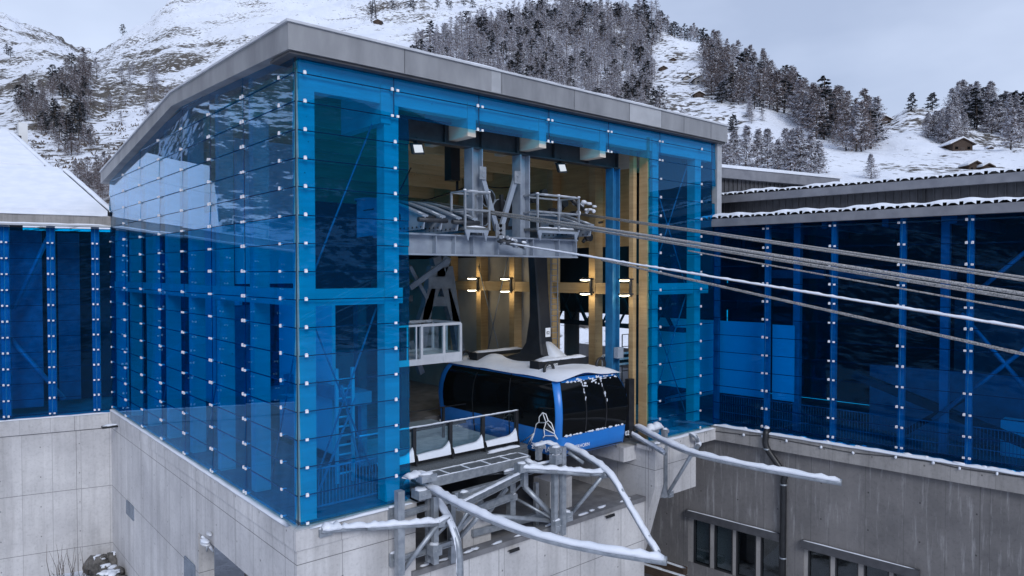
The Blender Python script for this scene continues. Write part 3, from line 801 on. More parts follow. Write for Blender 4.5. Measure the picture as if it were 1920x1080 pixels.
# right wing
rwg = thing('station_wing', 'long low wing with deep blue glass and snowy roof edge above a streaked concrete wall', 'building', RWG(6, 2, 0))
RS = [2.24, 4.76, 7.05, 9.05, 11.3, 13.5]
RZ = [7.98] + [.23 + .7 * j for j in range(10, -1, -1)]
SMAX = 15.6
g = MB(); sm = MB()
e = [0.02, 2.24, 4.76, 7.05, 9.05, 11.3, 13.5, SMAX]
zr = [8.15] + RZ + [.02]
def pane2(mb, a, b, z0, z1):
    o1, o2 = rnd.uniform(-.006, .006), rnd.uniform(-.006, .006)
    vs = [(a, -.035 + o1 + o2, z0), (b, -.035 + o1 - o2, z0), (b, o1 - o2, z1), (a, o1 + o2, z1)]
    mb.prism([(p[0], p[1], p[2]) for p in vs], (0, .018, 0))
for a, b in zip(e, e[1:]):
    for zt, zb in zip(zr, zr[1:]):
        pane2(g, a + .008, b - .008, zb - .01, zt - .012); sm.box((a + .01, .03, zt - .02), (b - .01, .045, zt + .004))
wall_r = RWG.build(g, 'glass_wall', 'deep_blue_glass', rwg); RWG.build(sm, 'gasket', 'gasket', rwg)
put_clips([(RWG(s, -.05, z), RWG.d.copy(), -RWG.n, True, wall_r) for s in RS for z in RZ], rwg, 100, rwg)
def rbox(name, a, b, mat, parent=None):
    m = MB(); m.box(a, b); return RWG.build(m, name, mat, parent or rwg)
for s in [.08] + RS: rbox('post', (s - .09, .1, .02), (s + .09, .3, 8.3), 'steel_paint' if s < 1 else 'steel_light')
for u in (1495, 1772): s, _ = RWG.hit(u, 600, 1.0); rbox('post', (s - .13, .9, .02), (s + .13, 1.15, 8.4), 'steel_light')
for s0, z0, s1, z1 in ((7.9, 1.2, 11.2, 4.6), (9.1, 5.6, 11.6, 8.1), (8.7, 4.9, 10.8, 2.2)):
    m = MB(); m.tube([(s0, .7, z0), (s1, .7, z1)], .07, 8); RWG.build(m, 'brace', 'steel_light', rwg)
# fascia, snow with the corrugated sheet edge showing, upper tiers
rbox('fascia', (-.5, -.25, 8.14), (SMAX, .0, 8.45), 'fascia_grey')
def corr(mb, s0, s1, n0, n1, z0, z1, per=.47, amp=.040, snow=.12):
    k = int((s1 - s0) / per * 8); vs = []; top = []
    for i in range(k + 1):
        s = s0 + (s1 - s0) * i / k; w = amp * math.copysign(min(1, abs(math.sin(2 * math.pi * (s - s0) / per)) * 1.6), math.sin(2 * math.pi * (s - s0) / per))
        h = snow + .035 * math.sin(s * 2.3) + .02 * math.sin(s * 7.1)
        vs += [(s, n0, z0 + w), (s, n1, z1 + w)]; top += [(s, n0 + .02, z0 + amp * .9 + h * .35 + w * .35), (s, n0 + .25, z0 + amp + h), (s, n1, z1 + h)]
    mb[0].add(vs, [(2 * i, 2 * i + 2, 2 * i + 3, 2 * i + 1) for i in range(k)])
    fs = []
    for i in range(k):
        fs += [(3 * i, 3 * i + 3, 3 * i + 4, 3 * i + 1), (3 * i + 1, 3 * i + 4, 3 * i + 5, 3 * i + 2)]
    o = len(top); fs += [(o + i * 2, o + i * 2 + 2, 3 * (i + 1), 3 * i) for i in range(k) if math.sin(2 * math.pi * ((s0 + (s1 - s0) * (i + .5) / k) - s0) / per) > -.55]
    mb[1].add(top + vs, fs, 0, True)
a, b = MB(), MB(); corr((a, b), -.45, SMAX, -.22, 3.0, 8.5, 8.62); RWG.build(a, 'roof', 'cladding', rwg); RWG.build(b, 'snow_cover', 'snow', rwg)
rbox('clerestory_wall', (-2, 3.15, 8.4), (SMAX + 4, 3.4, 9.45), 'cladding')
rib = MB()
for i in range(72): rib.box((-2 + i * .28, 3.10, 8.5), (-1.96 + i * .28, 3.15, 9.42))
RWG.build(rib, 'standing_seam', 'cladding', rwg)
rbox('downpipe', (6.9, 3.0, 8.6), (7.02, 3.1, 9.4), 'black_paint')
rbox('fascia', (-2.2, 2.75, 9.4), (SMAX + 5, 3.0, 9.72), 'fascia_grey')
a, b = MB(), MB(); corr((a, b), -2.2, SMAX + 5, 2.78, 9.0, 9.78, 9.85, snow=.10); RWG.build(a, 'roof', 'cladding', rwg); RWG.build(b, 'snow_cover', 'snow', rwg)
# inside: floor, back wall, panels, mesh railing, a long conveyor and crates in the gloom
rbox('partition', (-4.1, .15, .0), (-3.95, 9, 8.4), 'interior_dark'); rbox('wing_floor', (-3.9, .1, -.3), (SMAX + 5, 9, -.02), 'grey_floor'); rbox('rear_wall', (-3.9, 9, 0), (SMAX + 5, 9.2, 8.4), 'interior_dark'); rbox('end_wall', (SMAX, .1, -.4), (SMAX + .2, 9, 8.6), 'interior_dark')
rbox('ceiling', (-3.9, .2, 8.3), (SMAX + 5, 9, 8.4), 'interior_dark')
for i in range(8): rbox('rafter', (i * 2.1, .4, 7.9), (i * 2.1 + .2, 9, 8.3), 'steel_paint')
s1, _ = RWG.hit(1442, 650, .7); s2, _ = RWG.hit(1449, 650, .7); s3, _ = RWG.hit(1490, 650, .7)
rbox('wall_or_added_panel', (-3.7, .66, 1.22), (s1, .7, 4.25), 'white_board'); rbox('wall_or_added_panel', (s2, .66, 1.22), (s3, .7, 4.2), 'white_board')
rbox('plinth', (5, 3.5, 0), (SMAX, 3.6, 2.6), 'steel_paint'); rbox('plinth', (7.5, 5.5, 0), (SMAX, 5.6, 5.2), 'grey_floor')
ml = MB()
for i in range(150): ml.box((.1 + i * .1, .55, .05), (.115 + i * .1, .565, 1.15))
for z in (.1, .45, .8, 1.15): ml.box((.1, .54, z), (15, .575, z + .03))
RWG.build(ml, 'mesh_railing', 'steel_paint', rwg)
for i, (s, n, z, h) in enumerate(((9.6, 2.2, .3, .9), (12.3, 2.6, .3, 1.5))): rbox('cabinet', (s, n, 0), (s + 1.6, n + .8, h + z), 'white_board')
m = MB(); m.bar((5.0, 1.6, 2.4), (10.5, 1.6, .6), .3, .3); m.bar((6.5, 1.8, .2), (8.6, 1.8, 1.9), .2, .2); RWG.build(m, 'conveyor', 'steel_dark', rwg)
for s in (1.2, 3.6, 5.9): m = MB(); m.bar((s, 3, 6.2), (s + 2.2, 3, 6.2), .2, .35); RWG.build(m, 'beam', 'steel_paint', rwg)
# base
rbox('coping_beam', (.0, -.08, -.62), (SMAX, .35, -.01), 'coping_concrete')
m = MB(); m.snow([(.1, .0, -.02), (SMAX, .0, -.02)], .28, .09, jit=.35, step=.25)
for _ in range(40): m.blob((rnd.uniform(.2, SMAX), rnd.uniform(-.06, .1), .02), (rnd.uniform(.05, .22), .07, rnd.uniform(.03, .08)), 0, 7, 4, .3, rnd)
RWG.build(m, 'snow', 'snow', rwg)
rbox('concrete_wall', (-4, .12, -2.55), (SMAX, .5, -.6), 'old_concrete')
def wpx(u, v): return RWG.hit(u, v, .12)
WIN = [(1290, 965, 1462, 1011, [1302, 1329, 1341, 1371, 1382, 1415, 1428, 1460]), (1507, 1023, 1722, 1080, [1517, 1554, 1568, 1606, 1622, 1664, 1678, 1718])]
segs = []
for u0, v0, u1, v1, us in WIN:
    sa, za = wpx(u0, v0); sb2, zb = wpx(u1, v1); zt = (za + zb) / 2; segs.append((sa, sb2, zt, us))
# wall pieces around the two window strips
ztop = segs[0][2]; zbot = ztop - 2.0
wl = MB(); cur = -4
for sa, sb2, zt, us in segs:
    wl.box((cur, .12, zbot), (sa, .5, -2.55)); wl.box((sa, .12, zt), (sb2, .5, -2.55)); cur = sb2
wl.box((cur, .12, zbot), (SMAX, .5, -2.55)); wl.box((-4, .12, ZG - 1), (SMAX, .5, zbot))
RWG.build(wl, 'concrete_wall', 'old_concrete', rwg)
for w, (sa, sb2, zt, us) in enumerate(segs):
    m = MB(); m.box((sa - .05, -.06, zt - .06), (sb2 + .06, .14, zt + .24)); c = RWG.build(m, 'window_canopy', 'cladding', rwg)
    m = MB(); m.snow([(sa, .02, zt + .24), (sb2, .02, zt + .24)], .1, .03, step=.3); RWG.build(m, 'snow', 'snow', c)
    ss = [wpx(u, 1000 if w == 0 else 1060)[0] for u in us]
    for i in range(4):
        a, b2 = ss[2 * i], ss[2 * i + 1]
        m = MB(); f = .05
        for p, q in (((a - f, .15, zbot), (a, .3, zt)), ((b2, .15, zbot), (b2 + f, .3, zt)), ((a, .15, zbot), (b2, .3, zbot + f)), ((a, .15, zt - f), (b2, .3, zt))): m.box(p, q)
        wn = RWG.build(m, 'window', 'black_paint', rwg)
        m = MB(); m.box((a, .24, zbot + f), (b2, .25, zt - f)); RWG.build(m, 'pane', 'window_glass', wn)
        if i < 2 and w == 0: m = MB(); m.box((a, .33, zbot + f), (b2, .34, zt - f)); RWG.build(m, 'blind', 'white_board', wn)
        nx = ss[2 * i + 2] if i < 3 else sb2
        m = MB(); m.box((b2 + f, .16, zbot), (nx - (f if i < 3 else 0), .45, zt)); RWG.build(m, 'mullion', 'coping_concrete', rwg)
    m = MB(); m.box((sa, .16, zbot), (ss[0] - f, .45, zt)); RWG.build(m, 'mullion', 'coping_concrete', rwg)
rbox('room_wall', (-4, 2.5, ZG), (SMAX, 2.6, -1), 'chalet_stone'); rbox('room_floor', (-4, .5, zbot - .5), (SMAX, 2.6, zbot - .3), 'grey_floor')
# rain pipe
s0, z0 = RWG.hit(1436, 815, -.16); s1, z1 = RWG.hit(1438, 838, -.16); s2, z2 = RWG.hit(1469, 882, -.04)
m = MB(); m.tube(smooth([(s0, .1, z0 + .12), (s0, -.1, z0 + .1), (s0, -.16, z0 - .02), (s1, -.16, z1 - .05), (s2, -.04, z2 - .1), (s2, -.02, z2 - .4)], 5) + [(s2, -.02, ZG)], .12, 10)
dp = RWG.build(m, 'rain_pipe', 'black_paint', rwg)
m = MB()
for z in (z1 - .08, z2 - .55, z2 - 3.4): m.tube([(s2 if z < z2 else s1, -.02 if z < z2 else -.16, z - .03), (s2 if z < z2 else s1, -.02 if z < z2 else -.16, z + .03)], .135, 10)
RWG.build(m, 'pipe_clamp', 'galvanised', dp)
m = MB(); m.blob((s0, -.08, z0 + .26), (.12, .13, .06)); RWG.build(m, 'snow', 'snow', dp)
# third roof, farther back
A = onD(1350, 316, 36); B = onD(1566, 338, 40.2); dr = (B - A); dr.z = 0; dr.normalize(); nr = Vector((-dr.y, dr.x, 0))
tb = thing('service_hall', 'dark clad hall with a white roof edge rising behind the blue wing', 'building', A + dr * 3 + nr * 3 - Vector((0, 0, 3)))
def orbox(name, a, b, mat):
    m = MB(); m.box(a, b); m.v = [tuple(Vector((A.x, A.y, 0)) + dr * p[0] + nr * p[1] + Vector((0, 0, p[2]))) for p in m.v]; return m.build(name, mat, tb)
LB = (B - A).length; zt = A.z
orbox('fascia', (-3, -.3, zt - .5), (LB, 6, zt), 'fascia_grey'); orbox('snow_cover', (-3, -.35, zt + .003), (LB + .1, 6, zt + .16), 'snow'); orbox('wall', (-3, .0, 6), (LB - .5, 5.8, zt - .5), 'cladding')
rib = MB()
for i in range(30): rib.box((-3 + i * .3, -.05, 7), (-2.96 + i * .3, .0, zt - .5))
rib.v = [tuple(Vector((A.x, A.y, 0)) + dr * p[0] + nr * p[1] + Vector((0, 0, p[2]))) for p in rib.v]; rib.build('standing_seam', 'cladding', tb)

# left wing
lwg = thing('station_annex', 'building with a large snowy hip roof over blue glass at the left of the station', 'building', LWG(-4, 3, 0))
LS = [-.68, -2.42, -4.13, -5.9, -7.7, -9.4]; LZ = [7.6 - .7 * k for k in range(12)]
g = MB(); sm = MB(); e = [-.05] + LS + [-11.2]; zr = [8.28] + LZ + [-.24]
for b, a in zip(e, e[1:]):
    for zt, zb in zip(zr, zr[1:]):
        pane2(g, a + .008, b - .008, zb - .01, zt - .012); sm.box((a + .01, .03, zt - .02), (b - .01, .045, zt + .004))
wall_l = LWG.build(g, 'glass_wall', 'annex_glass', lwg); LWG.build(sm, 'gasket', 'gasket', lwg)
put_clips([(LWG(s, -.05, z), LWG.d.copy(), -LWG.n, True, wall_l) for s in LS for z in LZ], lwg, 100, lwg)
def lbox(name, a, b, mat, parent=None):
    m = MB(); m.box(a, b); return LWG.build(m, name, mat, parent or lwg)
for s in LS: lbox('post', (s - .16, .12, -.2), (s + .16, .4, 8.4), 'steel_light')
lbox('fascia', (-11.5, -.3, 8.45), (-.02, .0, 8.86), 'coping_concrete'); lbox('gutter', (-11.5, -.36, 8.36), (-.02, .1, 8.44), 'zinc_light')
m = MB(); m.snow([(-11.4, -.3, 8.43), (-.1, -.3, 8.43)], .16, .07, step=.4)
m.snow([(-11.4, -.1, 8.86), (-.1, -.1, 8.86)], .5, .10, step=.5); LWG.build(m, 'snow', 'snow', lwg)
for a, b2 in (((-3.9, .6, 4.6), (-2.5, .6, 8.0)), ((-4.1, .6, 3.4), (-2.0, .6, .4)), ((-6.0, .6, 4), (-8, .6, 8))):
    m = MB(); m.tube([a, b2], .1, 8); LWG.build(m, 'brace', 'steel_light', lwg)
lbox('rear_wall', (-12, 5, -.3), (0, 5.2, 8.4), 'interior_dark'); lbox('annex_floor', (-12, .3, -.6), (0, 5, -.3), 'grey_floor'); lbox('wall_or_added_panel', (-12, 1.5, 0), (-2.9, 1.6, 8.2), 'steel_paint')
lbox('wall_or_added_panel', (-2.4, 3.0, 0), (-1.5, 3.1, 8.2), 'steel_paint')
# roof slopes
def roofpiece(poly, th=.22):
    m = MB(); m.prism(poly, (0, 0, th)); return LWG.build(m, 'roof', 'snow', lwg)
def rp(t, s_eave): return (s_eave - 4.93 * t, -.1 + 12.6 * t, 8.9 + 5.4 * t)      # point up the slope
roofpiece([rp(0, -.15), rp(0, -5.4), (-8.6, 6.0, 8.9 + 5.4 * .485), rp(.5, -.15)])
roofpiece([rp(.5, -.75), (-8.6, 6.1, 8.9 + 5.4 * .49), (-11.9, 12.5, 14.35), rp(1, -.75)], .3)
def verge(t0, t1, s, w=.35):
    m = MB(); a = Vector(rp(t0, s)); b = Vector(rp(t1, s)); m.bar(a + Vector((.12, 0, -.2)), b + Vector((.12, 0, -.2)), w, .42)
    LWG.build(m, 'verge', 'black_paint', lwg)
    m = MB(); m.snow([a + Vector((.08, 0, .14)), b + Vector((.08, 0, .14))], .3, .09, step=.5); LWG.build(m, 'snow', 'snow', lwg)
verge(0, .5, .05); verge(.44, 1, -.55)
lbox('gable', (-11.9, 12.4, 8), (-4.95, 12.6, 14.3), 'interior_dark')
p = onD(47, 246, 43); m = MB(); m.box((p.x - .35, p.y - .3, p.z - 1.6), (p.x + .1, p.y + .3, p.z + .45)); m.build('chimney', 'white_board', lwg)
# terrace beyond the roof, with a railing, seen mirrored in the tower glass
lbox('terrace', (-24, -.2, 8.5), (-5.5, 12, 8.84), 'cladding'); m = MB(); m.box((-24, 5, 8.845), (-13, 7, 8.95)); LWG.build(m, 'snow', 'snow', lwg)
m = MB()
for i in range(9): m.tube([(-6.5 - 2 * i, .5, 8.9), (-6.5 - 2 * i, .5, 10)], .03, 6)
for z in (9.5, 10): m.tube([(-6.5, .5, z), (-23, .5, z)], .025, 6)
LWG.build(m, 'terrace_railing', 'white_metal', lwg)
# retaining wall
lbox('concrete_wall', (-12, -.02, ZG - 1), (-.03, .5, -.25), 'concrete'); lbox('coping', (-12, -.10, -.95), (-.03, -.02, -.28), 'concrete')
lbox('wall_pier', (-1.35, -.06, ZG - 1), (-.03, -.02, -.98), 'concrete')
m = MB(); m.snow([(-11.5, -.04, -.27), (-.1, -.04, -.27)], .2, .05, step=.4); LWG.build(m, 'snow', 'snow', lwg)

# ------------------------------------------------------------------ the cabin
CX0, CX1, CY0, CY1 = 9.05, 12.75, 0.0, 7.2
cx, cyy = (CX0 + CX1) / 2, (CY0 + CY1) / 2
cab = thing('cable_car_cabin', 'large black glazed cable car cabin with blue trim and a snow covered roof', 'cable car', (cx, cyy, .3))
# half width, half length by height
PROF = [(.03, 1.66, 3.40), (.08, 1.73, 3.49), (.40, 1.78, 3.52), (.78, 1.81, 3.53), (.96, 1.83, 3.56), (1.4, 1.85, 3.60), (1.8, 1.83, 3.56), (2.15, 1.78, 3.46), (2.42, 1.70, 3.32), (2.58, 1.62, 3.20), (2.68, 1.52, 3.06), (2.74, 1.36, 2.86)]
NC = 5
def ringpts(hw, hl, rc, z):
    pts = []
    for k, (sx, sy, a0) in enumerate(((1, 1, 0), (-1, 1, 90), (-1, -1, 180), (1, -1, 270))):
        for j in range(NC + 1):
            a = R(a0 + 90 * j / NC); pts.append((cx + sx * (hw - rc) + rc * math.cos(a), cyy + sy * (hl - rc) + rc * math.sin(a), z))
    return pts
def ring_at(z, grow=0.):
    for (za, wa, la), (zb, wb, lb2) in zip(PROF, PROF[1:]):
        if za <= z <= zb:
            f = (z - za) / (zb - za); return wa + (wb - wa) * f + grow, la + (lb2 - la) * f + grow
    return PROF[-1][1:]
body = MB(); n4 = 4 * (NC + 1)
rings = [ringpts(w, l, .30, z) for z, w, l in PROF]
vs = [p for r in rings for p in r]; fs = []
body.add(vs, [(i * n4 + j, i * n4 + (j + 1) % n4, (i + 1) * n4 + (j + 1) % n4, (i + 1) * n4 + j) for i in range(len(rings) - 1) for j in range(n4)], 0, True)
body.f.append(tuple(range(n4))[::-1]); body.m.append(0); body.sm.append(False)
body.f.append(tuple((len(rings) - 1) * n4 + j for j in range(n4))); body.m.append(0); body.sm.append(False)
body.build('body', 'cabin_blue', cab)
# glazing shells stand a few mm proud of the body, leaving the blue trim at the ends of the sides
def shell(side, z0, z1, t0, t1, off, rbot=0., rtop=0., n=14, k=10):
    """side: 'w'(-x) 'e'(+x) 's'(-y) 'n'(+y); t from 0 to 1 along the side"""
    m = MB(); vs = []
    for i in range(k + 1):
        z = z0 + (z1 - z0) * i / k
        hw, hl = ring_at(z, off)
        for j in range(n + 1):
            t = t0 + (t1 - t0) * j / n
            if side in 'we': x = cx + (-hw if side == 'w' else hw); y = cyy - (hl - .3) + 2 * (hl - .3) * t
            else: y = cyy + (-hl if side == 's' else hl); x = cx - (hw - .3) + 2 * (hw - .3) * t
            vs.append((x, y, z))
    m.add(vs, [(i * (n + 1) + j, i * (n + 1) + j + 1, (i + 1) * (n + 1) + j + 1, (i + 1) * (n + 1) + j) for i in range(k) for j in range(n)], 0, True)
    if side in 'wn': m.f = [f[::-1] for f in m.f]
    return m
for sd_ in 'we':
    m = shell(sd_, .92, 2.735, -.02, .962, .012); w = m.build('window', 'black_glass', cab); w['label'] = 'black side glazing'
    if sd_ == 'w':
        m = shell('w', .2, 2.6, .335, .345, .018, n=1); m.build('door_seam', 'black_paint', w); m = shell('w', .2, 2.6, .66, .67, .018, n=1); m.build('door_seam', 'black_paint', w)
        m = shell('w', .50, .93, .345, .655, .014); m.build('door_skirt', 'cabin_blue', w)
for sd_ in 'sn':
    m = shell(sd_, .74, 2.66, -.03, 1.03, .012); w = m.build('window', 'black_glass', cab); w['label'] = 'black end glazing in three panes'
    for t in (.335, .665): m = shell(sd_, .82, 2.56, t - .008, t + .008, .02, n=1); m.build('mullion', 'black_paint', w)
m = shell('s', .09, .13, .0, 1., .015); m.build('bumper', 'black_paint', cab)
# roof snow: uneven sheet with drifts round the hanger
sn = MB(); nx, ny = 26, 46; vs = []
for i in range(nx + 1):
    for j in range(ny + 1):
        a = -1 + 2 * i / nx; b = -1 + 2 * j / ny
        x = cx + a * 1.68; y = cyy + b * 3.33
        ed = min(1.25, (abs(a) ** 10 + abs(b) ** 14))
        z = 2.81 - .17 * ed + .03 * math.sin(x * 3.1) * math.cos(y * 2.3) + .03 * (vnoise(np.array([x * 1.7]), np.array([y * 1.7]))[0] - .5)
        z += .26 * math.exp(-((y - 2.2) / .5) ** 2 - ((x - cx) / .9) ** 2) + .16 * math.exp(-((y - 4.8) / .6) ** 2 - ((x - cx + .7) / .5) ** 2) + .1 * math.exp(-((a + .2) / .5) ** 2)
        vs.append((x, y, z))
sn.add(vs, [(i * (ny + 1) + j, (i + 1) * (ny + 1) + j, (i + 1) * (ny + 1) + j + 1, i * (ny + 1) + j + 1) for i in range(nx) for j in range(ny)], 0, True)
r2 = random.Random(9)
for t in (.335, .665):                              # snow caught on the end mullions, sill and the upper edge of the glass
    for i in range(9):
        z = r2.uniform(1.75, 2.55); hw, hl = ring_at(z, .03); x = cx - (hw - .3) + 2 * (hw - .3) * (t + r2.uniform(-.012, .012)); sn.blob((x, cyy - hl, z), (.016, .02, r2.uniform(.03, .09)), 0, 6, 4, .3, r2)
for i in range(46):
    t = r2.random(); hw, hl = ring_at(.76, .02); sn.blob((cx - (hw - .3) + 2 * (hw - .3) * t, cyy - hl, .76), (r2.uniform(.02, .09), .03, r2.uniform(.012, .05)), 0, 6, 4, .3, r2)
for i in range(40):
    t = r2.random(); z = r2.uniform(2.3, 2.56) if .36 < t < .64 else r2.uniform(2.46, 2.57); hw, hl = ring_at(z, .015); sn.blob((cx - (hw - .3) + 2 * (hw - .3) * t, cyy - hl, z), (r2.uniform(.02, .10), .014, r2.uniform(.015, .05)), 0, 6, 4, .4, r2)
sn.build('roof_snow', 'snow', cab)
def pw(u, v, X=CX0 - .0): return onX(u, v, X)
# line drawing of a mountain on the near side window
K = 3.84
LG = [[(915, 725), (1005, 660), (1020, 595), (1040, 580), (1040, 545), (1065, 513), (1090, 525), (1105, 570), (1130, 590), (1150, 650), (1150, 665), (1175, 705)],
      [(1040, 585), (1090, 585), (1105, 570)], [(1090, 585), (1075, 630), (1150, 665)], [(1075, 630), (1080, 680), (1150, 680), (1172, 705)], [(1080, 680), (1065, 700)],
      [(1005, 660), (955, 750)], [(1005, 660), (975, 745)], [(1100, 590), (1120, 615), (1150, 650)], [(1065, 513), (1090, 585)]]
m = MB()
def onside(u, v):
    X = CX0
    for _ in range(3):
        p = onX(u, v, X); z = min(max(p.z, .1), 2.6); X = cx - ring_at(z)[0] - .02
    return onX(u, v, X)
for pl in LG:
    P = [onside(740 + a / K, 640 + b / K) for a, b in pl]
    m.tube(P, .02, 4)
m.build('emblem', 'lettering', cab)
p = onside(997, 840); text('ZERMATT', .30, (p.x - .015, p.y, p.z), (0, -1, .0), (0, 0, 1), 'lettering', cab)
p = onside(836, 795); text('MATTERHORN', .17, (p.x - .02, p.y, p.z), (0, -1, 0), (0, 0, 1), 'lettering', cab)
m = MB(); a = onside(823, 795); m.tube([a + Vector((-.02, 0, 0)), a + Vector((-.02, -.12, .22)), a + Vector((-.02, -.2, .02)), a + Vector((-.02, -.3, .02))], .018, 4); m.build('emblem', 'lettering', cab)
def onend(u, v):
    Y = CY0
    for _ in range(3):
        p = onY(u, v, Y); z = min(max(p.z, .1), 2.6); Y = cyy - ring_at(z)[1] - .025
    return onY(u, v, Y)
p = onend(1062, 845); text('MATTERHORN', .17, p, (1, 0, 0), (0, 0, 1), 'lettering', cab)
p = onend(1172, 817); text('02', .24, p, (1, 0, 0), (0, 0, 1), 'lettering', cab)
# hanger: two cross boxes, a flared foot and the arm
hb = MB()
for y in (1.75, 5.3): hb.box((cx - 1.35, y - .24, 2.84), (cx + 1.2, y + .24, 3.12))
hb.box((cx - .5, 1.75, 2.84), (cx + .5, 5.3, 3.0)); hang = hb.build('hanger_base', 'black_paint', cab)
m = MB(); m.snow([(cx - 1.3, 1.7, 3.12), (cx + 1.15, 1.7, 3.12)], .42, .08, step=.2); m.snow([(cx - 1.3, 5.3, 3.12), (cx + 1.15, 5.3, 3.12)], .42, .08, step=.2)
m.add([(cx - .05, 2.0, 3.1), (cx + .6, 2.0, 3.1), (cx + .45, 2.9, 3.1), (cx - .05, 2.9, 3.1), (cx - .05, 2.55, 3.7), (cx + .2, 2.5, 3.65)], [(0, 1, 5, 4), (1, 2, 5), (2, 3, 4, 5), (3, 0, 4)], 0, True)
m.build('snow', 'snow', hang)
p = onY(1024, 686, 1.50); text('Zermatt', .17, (p.x, 1.495, 2.92), (1, 0, 0), (0, 0, 1), 'lettering', hang)
ar = MB(); lv = [(2.95, .52, 2.1, 4.5), (3.2, .36, 2.4, 3.7), (3.6, .32, 2.52, 3.4), (4.6, .30, 2.62, 3.22), (5.6, .30, 2.72, 3.22), (7.2, .33, 2.85, 3.3)]
vs = []
for z, hw, y0, y1 in lv: vs += [(cx - hw + .05, y0, z), (cx + hw - .05, y0, z), (cx + hw, y0 + .06, z), (cx + hw, y1 - .06, z), (cx + hw - .05, y1, z), (cx - hw + .05, y1, z), (cx - hw, y1 - .06, z), (cx - hw, y0 + .06, z)]
ar.add(vs, [(i * 8 + j, i * 8 + (j + 1) % 8, i * 8 + 8 + (j + 1) % 8, i * 8 + 8 + j) for i in range(len(lv) - 1) for j in range(8)] + [tuple(40 + j for j in range(8))])
arm = ar.build('hanger_arm', 'black_paint', cab)
m = MB(); a = onY(1023, 632, 2.5); m.box((a.x, 2.49, a.z), (a.x + .24, 2.52, a.z + .34)); sg = m.build('number_plate', 'white_paint', arm)
text('02', .17, (a.x + .03, 2.486, a.z + .1), (1, 0, 0), (0, 0, 1), 'black_paint', sg)
m = MB()
for k in range(17): m.tube([(cx + .42, 2.75, 3.3 + .22 * k), (cx + .78, 2.75, 3.3 + .22 * k)], .014, 5)
for x in (.42, .78): m.tube([(cx + x, 2.75, 3.1), (cx + x, 2.75, 7.1)], .02, 6)
m.build('ladder', 'steel_paint', arm)
for x, y in ((cx - 1.2, 1.15), (cx + 1.25, .95), (cx - 1.2, 6)):
    m = MB(); m.tube([(x + .22 * math.cos(R(a)), y, 2.86 + .24 * math.sin(R(a))) for a in range(-20, 201, 20)], .055, 7); m.build('lifting_ring', 'black_paint', cab)

# ------------------------------------------------------------------ ropes
def rope(name, P0, P1, r, mat, label, sag=.25, snow=0, mb2=None):
    P0 = Vector(P0); P1 = Vector(P1); d = P1 - P0; ext = P1 + d * 2.2
    pts = [P0.lerp(ext, i / 40) - Vector((0, 0, sag * math.sin(math.pi * min(1, i / 40)))) for i in range(41)]
    # keep the seen stretch straight through both measured points
    pts = [P0.lerp(ext, i / 40) for i in range(41)]
    if 'twist' in name:
        name = 'steel_rope'; m = MB(); PP = resample(pts, .10)
        dd = d.normalized(); x = dd.cross(Vector((0, 0, 1))).normalized(); y = x.cross(dd)
        for s in range(4): m.tube([p + (x * math.cos(i * .55 + s * 1.571) + y * math.sin(i * .55 + s * 1.571)) * r * .55 for i, p in enumerate(PP[:230])], r * .55, 5)
    else:
        m = MB(); m.tube(pts, r, 8)
    o = single(m, name, mat, label, 'cable', 'cables running out of the station')
    if snow:
        m = MB(); rr = random.Random(2); m.snow([p + Vector((0, 0, r * .2)) for p in pts[:28]], snow, snow * .62, jit=.22, step=.09, rnd=rr); m.build('snow', 'snow', o)
    return o
def exit_at(v, X, u=1920): return onX(u, v, X)
XA, XB = 6.5, 11.5
for i, (v0, v1, dx) in enumerate(((400, 520, 0), (402, 526, .16))): rope('steel_rope', onX(1085, v0, XB + dx), exit_at(v1, XB + dx), .028, 'rope', ('upper thin steel cable of the pair passing right over the cabin', 'lower thin steel cable of the pair passing right over the cabin')[i])
for i, (v0, v1, dx) in enumerate(((376, 551, 0), (380, 561, .12))): rope('steel_rope', onX(790, v0, XA + dx), exit_at(v1, XA + dx), .034, 'rope', ('upper of the two thick bare cables crossing the middle of the opening', 'lower of the two thick bare cables crossing the middle of the opening')[i])
rope('twist_rope', onX(1290, 470, XA + .6), exit_at(582, XA + .6), .016, 'rope', 'thin twisted grey rope just under the thick bare cables')
rope('steel_rope', onX(957, 457, XA - .1), exit_at(615, XA - .1), .022, 'rope', 'cable carrying a white crust of snow along its whole length', snow=.068)
rope('twist_rope', onX(1128, 487, XA + .1), exit_at(664, XA + .1), .028, 'rope', 'lowest cable, bare twisted steel strands in front of the right wing')

